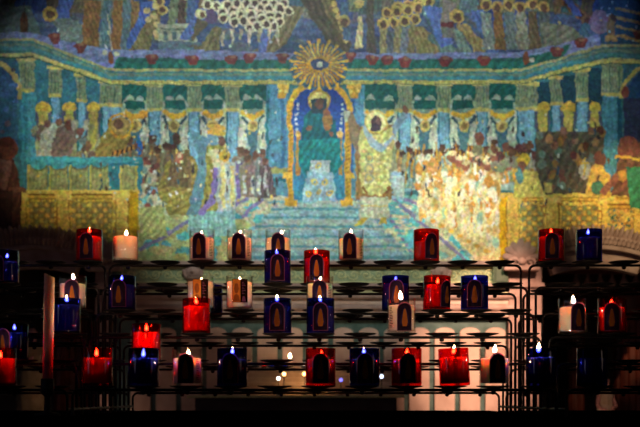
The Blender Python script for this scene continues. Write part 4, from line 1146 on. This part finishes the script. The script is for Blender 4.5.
# bottom tier
candle(1.0, '6a', r_, 'red candle cut by the left edge of the picture, bottom tier', -1, 6, 1.1, kind=None, wax=10)
candle(97.5, '6a', r_, 'plain red candle on the bottom tier, second from left', -1, 3.5, 1.2, kind=None, wax=9.5)
candle(143.8, '6a', b_, 'plain blue candle on the bottom tier, right below a bright red candle', -.5, 4, 1.3, kind=None, wax=10, power=3)
candle(187.3, '6a', c_, 'clear arch label candle on the bottom tier, left of the centre', 1, 3.5, .9, loff=0, text=12, wax=10)
candle(232.2, '6a', b_, 'blue candle between a clear one and an empty gap, bottom tier', 0, 2, 1.1, loff=-1, wax=11)
candle(320.6, '6a', r_, 'deep red label candle at the middle of the bottom tier', 1, 4, .8, loff=0, wax=11)
candle(364.5, '6a', b_, 'blue candle between two red label candles, bottom tier', -.5, 2, 1.0, loff=0, wax=11)
candle(406.5, '6a', r_, 'red label candle with dark arch, just left of the tilted red one', 0, 2.5, .9, loff=.5, wax=11)
candle(455, '6a', r_, 'tilted red candle of bright ribbed wax on the bottom tier', 0, 1, 1.3, kind=None, wax=9, rot=(0, -.05), text=0, power=1.3)
candle(494.5, '6a', c_, 'clear candle with arched label at the right end of the central bottom tier', 0, 0, 1.2, loff=1, wax=10)
candle(541, '6a', b_, 'blue candle with tall flame on the right stand bottom tier', -2.5, -1, 1.5, kind=None, wax=9, power=2)
candle(592, '6a', b_, 'unlit dark blue candle on the right stand bottom tier', kind=None, wax=10, lit=False)

# tall taper standing among the left stand's candles
M_taper = pmat('cream taper wax', (226, 176, 140), .5)
def taper_mat():
    m, nt, out = nodes('taper wax with painted red light')
    b = nt.nodes.new('ShaderNodeBsdfPrincipled'); nt.links.new(b.outputs[0], out.inputs[0])
    tc = nt.nodes.new('ShaderNodeTexCoord'); sp = nt.nodes.new('ShaderNodeSeparateXYZ'); rp = nt.nodes.new('ShaderNodeValToRGB')
    nt.links.new(tc.outputs['Generated'], sp.inputs[0]); nt.links.new(sp.outputs['Z'], rp.inputs[0])
    rp.color_ramp.elements[0].position = .20; rp.color_ramp.elements[0].color = (*lin((150, 20, 44)), 1)  # red light of the neighbouring candle painted into the foot
    rp.color_ramp.elements[1].position = .34; rp.color_ramp.elements[1].color = (*lin((232, 186, 152)), 1)
    nt.links.new(rp.outputs[0], b.inputs['Base Color']); b.inputs['Roughness'].default_value = .7
    b.inputs['Subsurface Weight'].default_value = 1.0; b.inputs['Subsurface Radius'].default_value = (1, .6, .5); b.inputs['Subsurface Scale'].default_value = .014
    return m
dt = 2.0
base = at(47.5, 385, 1.965); top = at(49.5, 273, 1.965)
t = empty('taper_candle', base)
bm = bmesh.new(); v = top - base; r = .0098
tube(bm, [(0, 0, 0), tuple(v * .3), tuple(v * .6), tuple(v)], r, 20)
for vv in bm.verts:
    if vv.co.z > v.z * .95: vv.co.z -= (vv.co.x - v.x + r) * .45
link_bm('wax_stick', bm, taper_mat(), t)
bm = bmesh.new(); tube(bm, [tuple(v - Vector((0, 0, .006))), tuple(v + Vector((-.001, 0, .002)))], .0009, 6); link_bm('wick', bm, M_wick, t)
bm = bmesh.new(); zt_ = TRAY - base.z
lathe(bm, [(0, zt_), (.024, zt_), (.024, zt_ + .004), (.007, zt_ + .008), (.006, -.022), (.0125, -.016), (.0125, .012), (.0105, .012), (.0105, -.001), (0, -.001)], 24)
link_bm('holder', bm, M_iron, t)
tag(t, 'tall unlit cream taper, red candle light painted on its foot, in a black holder at left', 'candle')

# small lights on the altar shelf
def far_light(px, py, col, strength, lb, r=.008, shelf=True, d=4.85):
    p = at(px, py, d); p.z = SHELF_TOP if shelf else zt + .001
    if not shelf: p.y = at(0, 0, 4.62).y; p.x = at(px, py, 4.62).x
    t = empty('altar_light', p)
    bm = bmesh.new(); lathe(bm, [(0, 0), (.011, 0), (.012, .003), (.012, .012), (.010, .012), (.010, .004), (0, .004)], 20)
    link_bm('cup', bm, M_iron if col != (1, 1, 1) else M_pale, t)
    m, nt, out = nodes('small lamp glow')
    em = nt.nodes.new('ShaderNodeEmission'); em.inputs['Color'].default_value = (*col, 1); em.inputs['Strength'].default_value = strength
    nt.links.new(em.outputs[0], out.inputs[0])
    bm = bmesh.new(); lathe(bm, [(0, .0042), (r * .7, .006), (r, .013), (r * .8, .02), (0, .024)], 16)
    link_bm('lamp_glass', bm, m, t)
    tag(t, lb, 'light', 'small lights on the altar')
far_light(264, 367, (1, .03, .02), 2.0, 'small red light on the altar shelf, leftmost of its row')
far_light(272, 367, (.02, .05, .7), .8, 'small blue light on the altar shelf, beside the red one')
far_light(285, 367, (.02, .04, .6), .8, 'second small blue light on the altar shelf, left of the white candle')
far_light(304, 367, (1, .8, .6), 2.0, 'small warm light on the altar shelf, right of the white candle')
p = at(290, 367, 4.85); t = empty('altar_candle', (p.x, p.y, SHELF_TOP))
bm = bmesh.new(); lathe(bm, [(0, 0), (.012, 0), (.0125, .002), (.0125, .04), (.009, .046), (0, .046)], 20); link_bm('wax', bm, M_panel, t)
bm = bmesh.new(); lathe(bm, [(0, .046), (.006, .052), (.0065, .058), (.002, .068), (0, .07)], 14); link_bm('flame', bm, M_flame, t)
l = bpy.data.lights.new('candle_glow', 'POINT'); l.energy = .12; l.color = (1, .62, .32); l.shadow_soft_size = .004
lo = bpy.data.objects.new('candle_glow', l); C.objects.link(lo); lo.parent = t; lo.location = (0, -.03, .07)
tag(t, 'small white lit candle standing on the altar shelf', 'candle')
for px, py, dd, col, st, en, lb in ((284, 374, 4.72, (1, .62, .22), 6, .25, 'round yellow lamp on the altar front, left of a pair'), (304.5, 374, 4.72, (1, .62, .22), 6, .25, 'round yellow lamp on the altar front, right of a pair'),
        (278.5, 378.5, 4.62, (1, .85, .75), 5, .02, 'small white lamp low on the altar, left of the yellow pair'), (341, 380, 4.62, (.22, .18, 1), 2.0, 0, 'small violet lamp low on the altar, right of the red candle in the middle'),
        (381.5, 376.5, 4.62, (.6, .7, 1), 5, 0, 'small bluish white lamp low on the altar, rightmost')):
    p = at(px, py, dd); t = empty('altar_lamp', p)
    bm = bmesh.new(); lathe(bm, [(0, -.009), (.006, -.006), (.0085, 0), (.006, .006), (0, .009)], 16)
    m, nt, out = nodes('small bulb'); em = nt.nodes.new('ShaderNodeEmission'); em.inputs['Color'].default_value = (*col, 1); em.inputs['Strength'].default_value = st
    nt.links.new(em.outputs[0], out.inputs[0]); link_bm('bulb', bm, m, t)
    bm = bmesh.new(); tube(bm, [(0, 0, -.008), (0, 0, zt - p.z)], .002, 8); lathe(bm, [(0, 0), (.012, 0), (.010, .004), (0, .004)], 14, 0, (0, 0, zt - p.z)); link_bm('stem', bm, M_iron, t)
    if en:
        l = bpy.data.lights.new('lamp_glow', 'POINT'); l.energy = en; l.color = (1, .55, .22); l.shadow_soft_size = .004
        lo = bpy.data.objects.new('lamp_glow', l); C.objects.link(lo); lo.parent = t; lo.location = (.012, -.012, 0)
    tag(t, lb, 'lamp', 'lamps on the altar')
# unseen dim lights added to brighten the inside of the niches
for px, e in ((75, .55), (600, .5)):
    l = bpy.data.lights.new('niche_fill', 'POINT'); l.energy = e; l.color = (1, .6, .42); l.shadow_soft_size = .03
    lo = bpy.data.objects.new('niche_fill', l); C.objects.link(lo); lo.location = at(px, 420, 4.8)
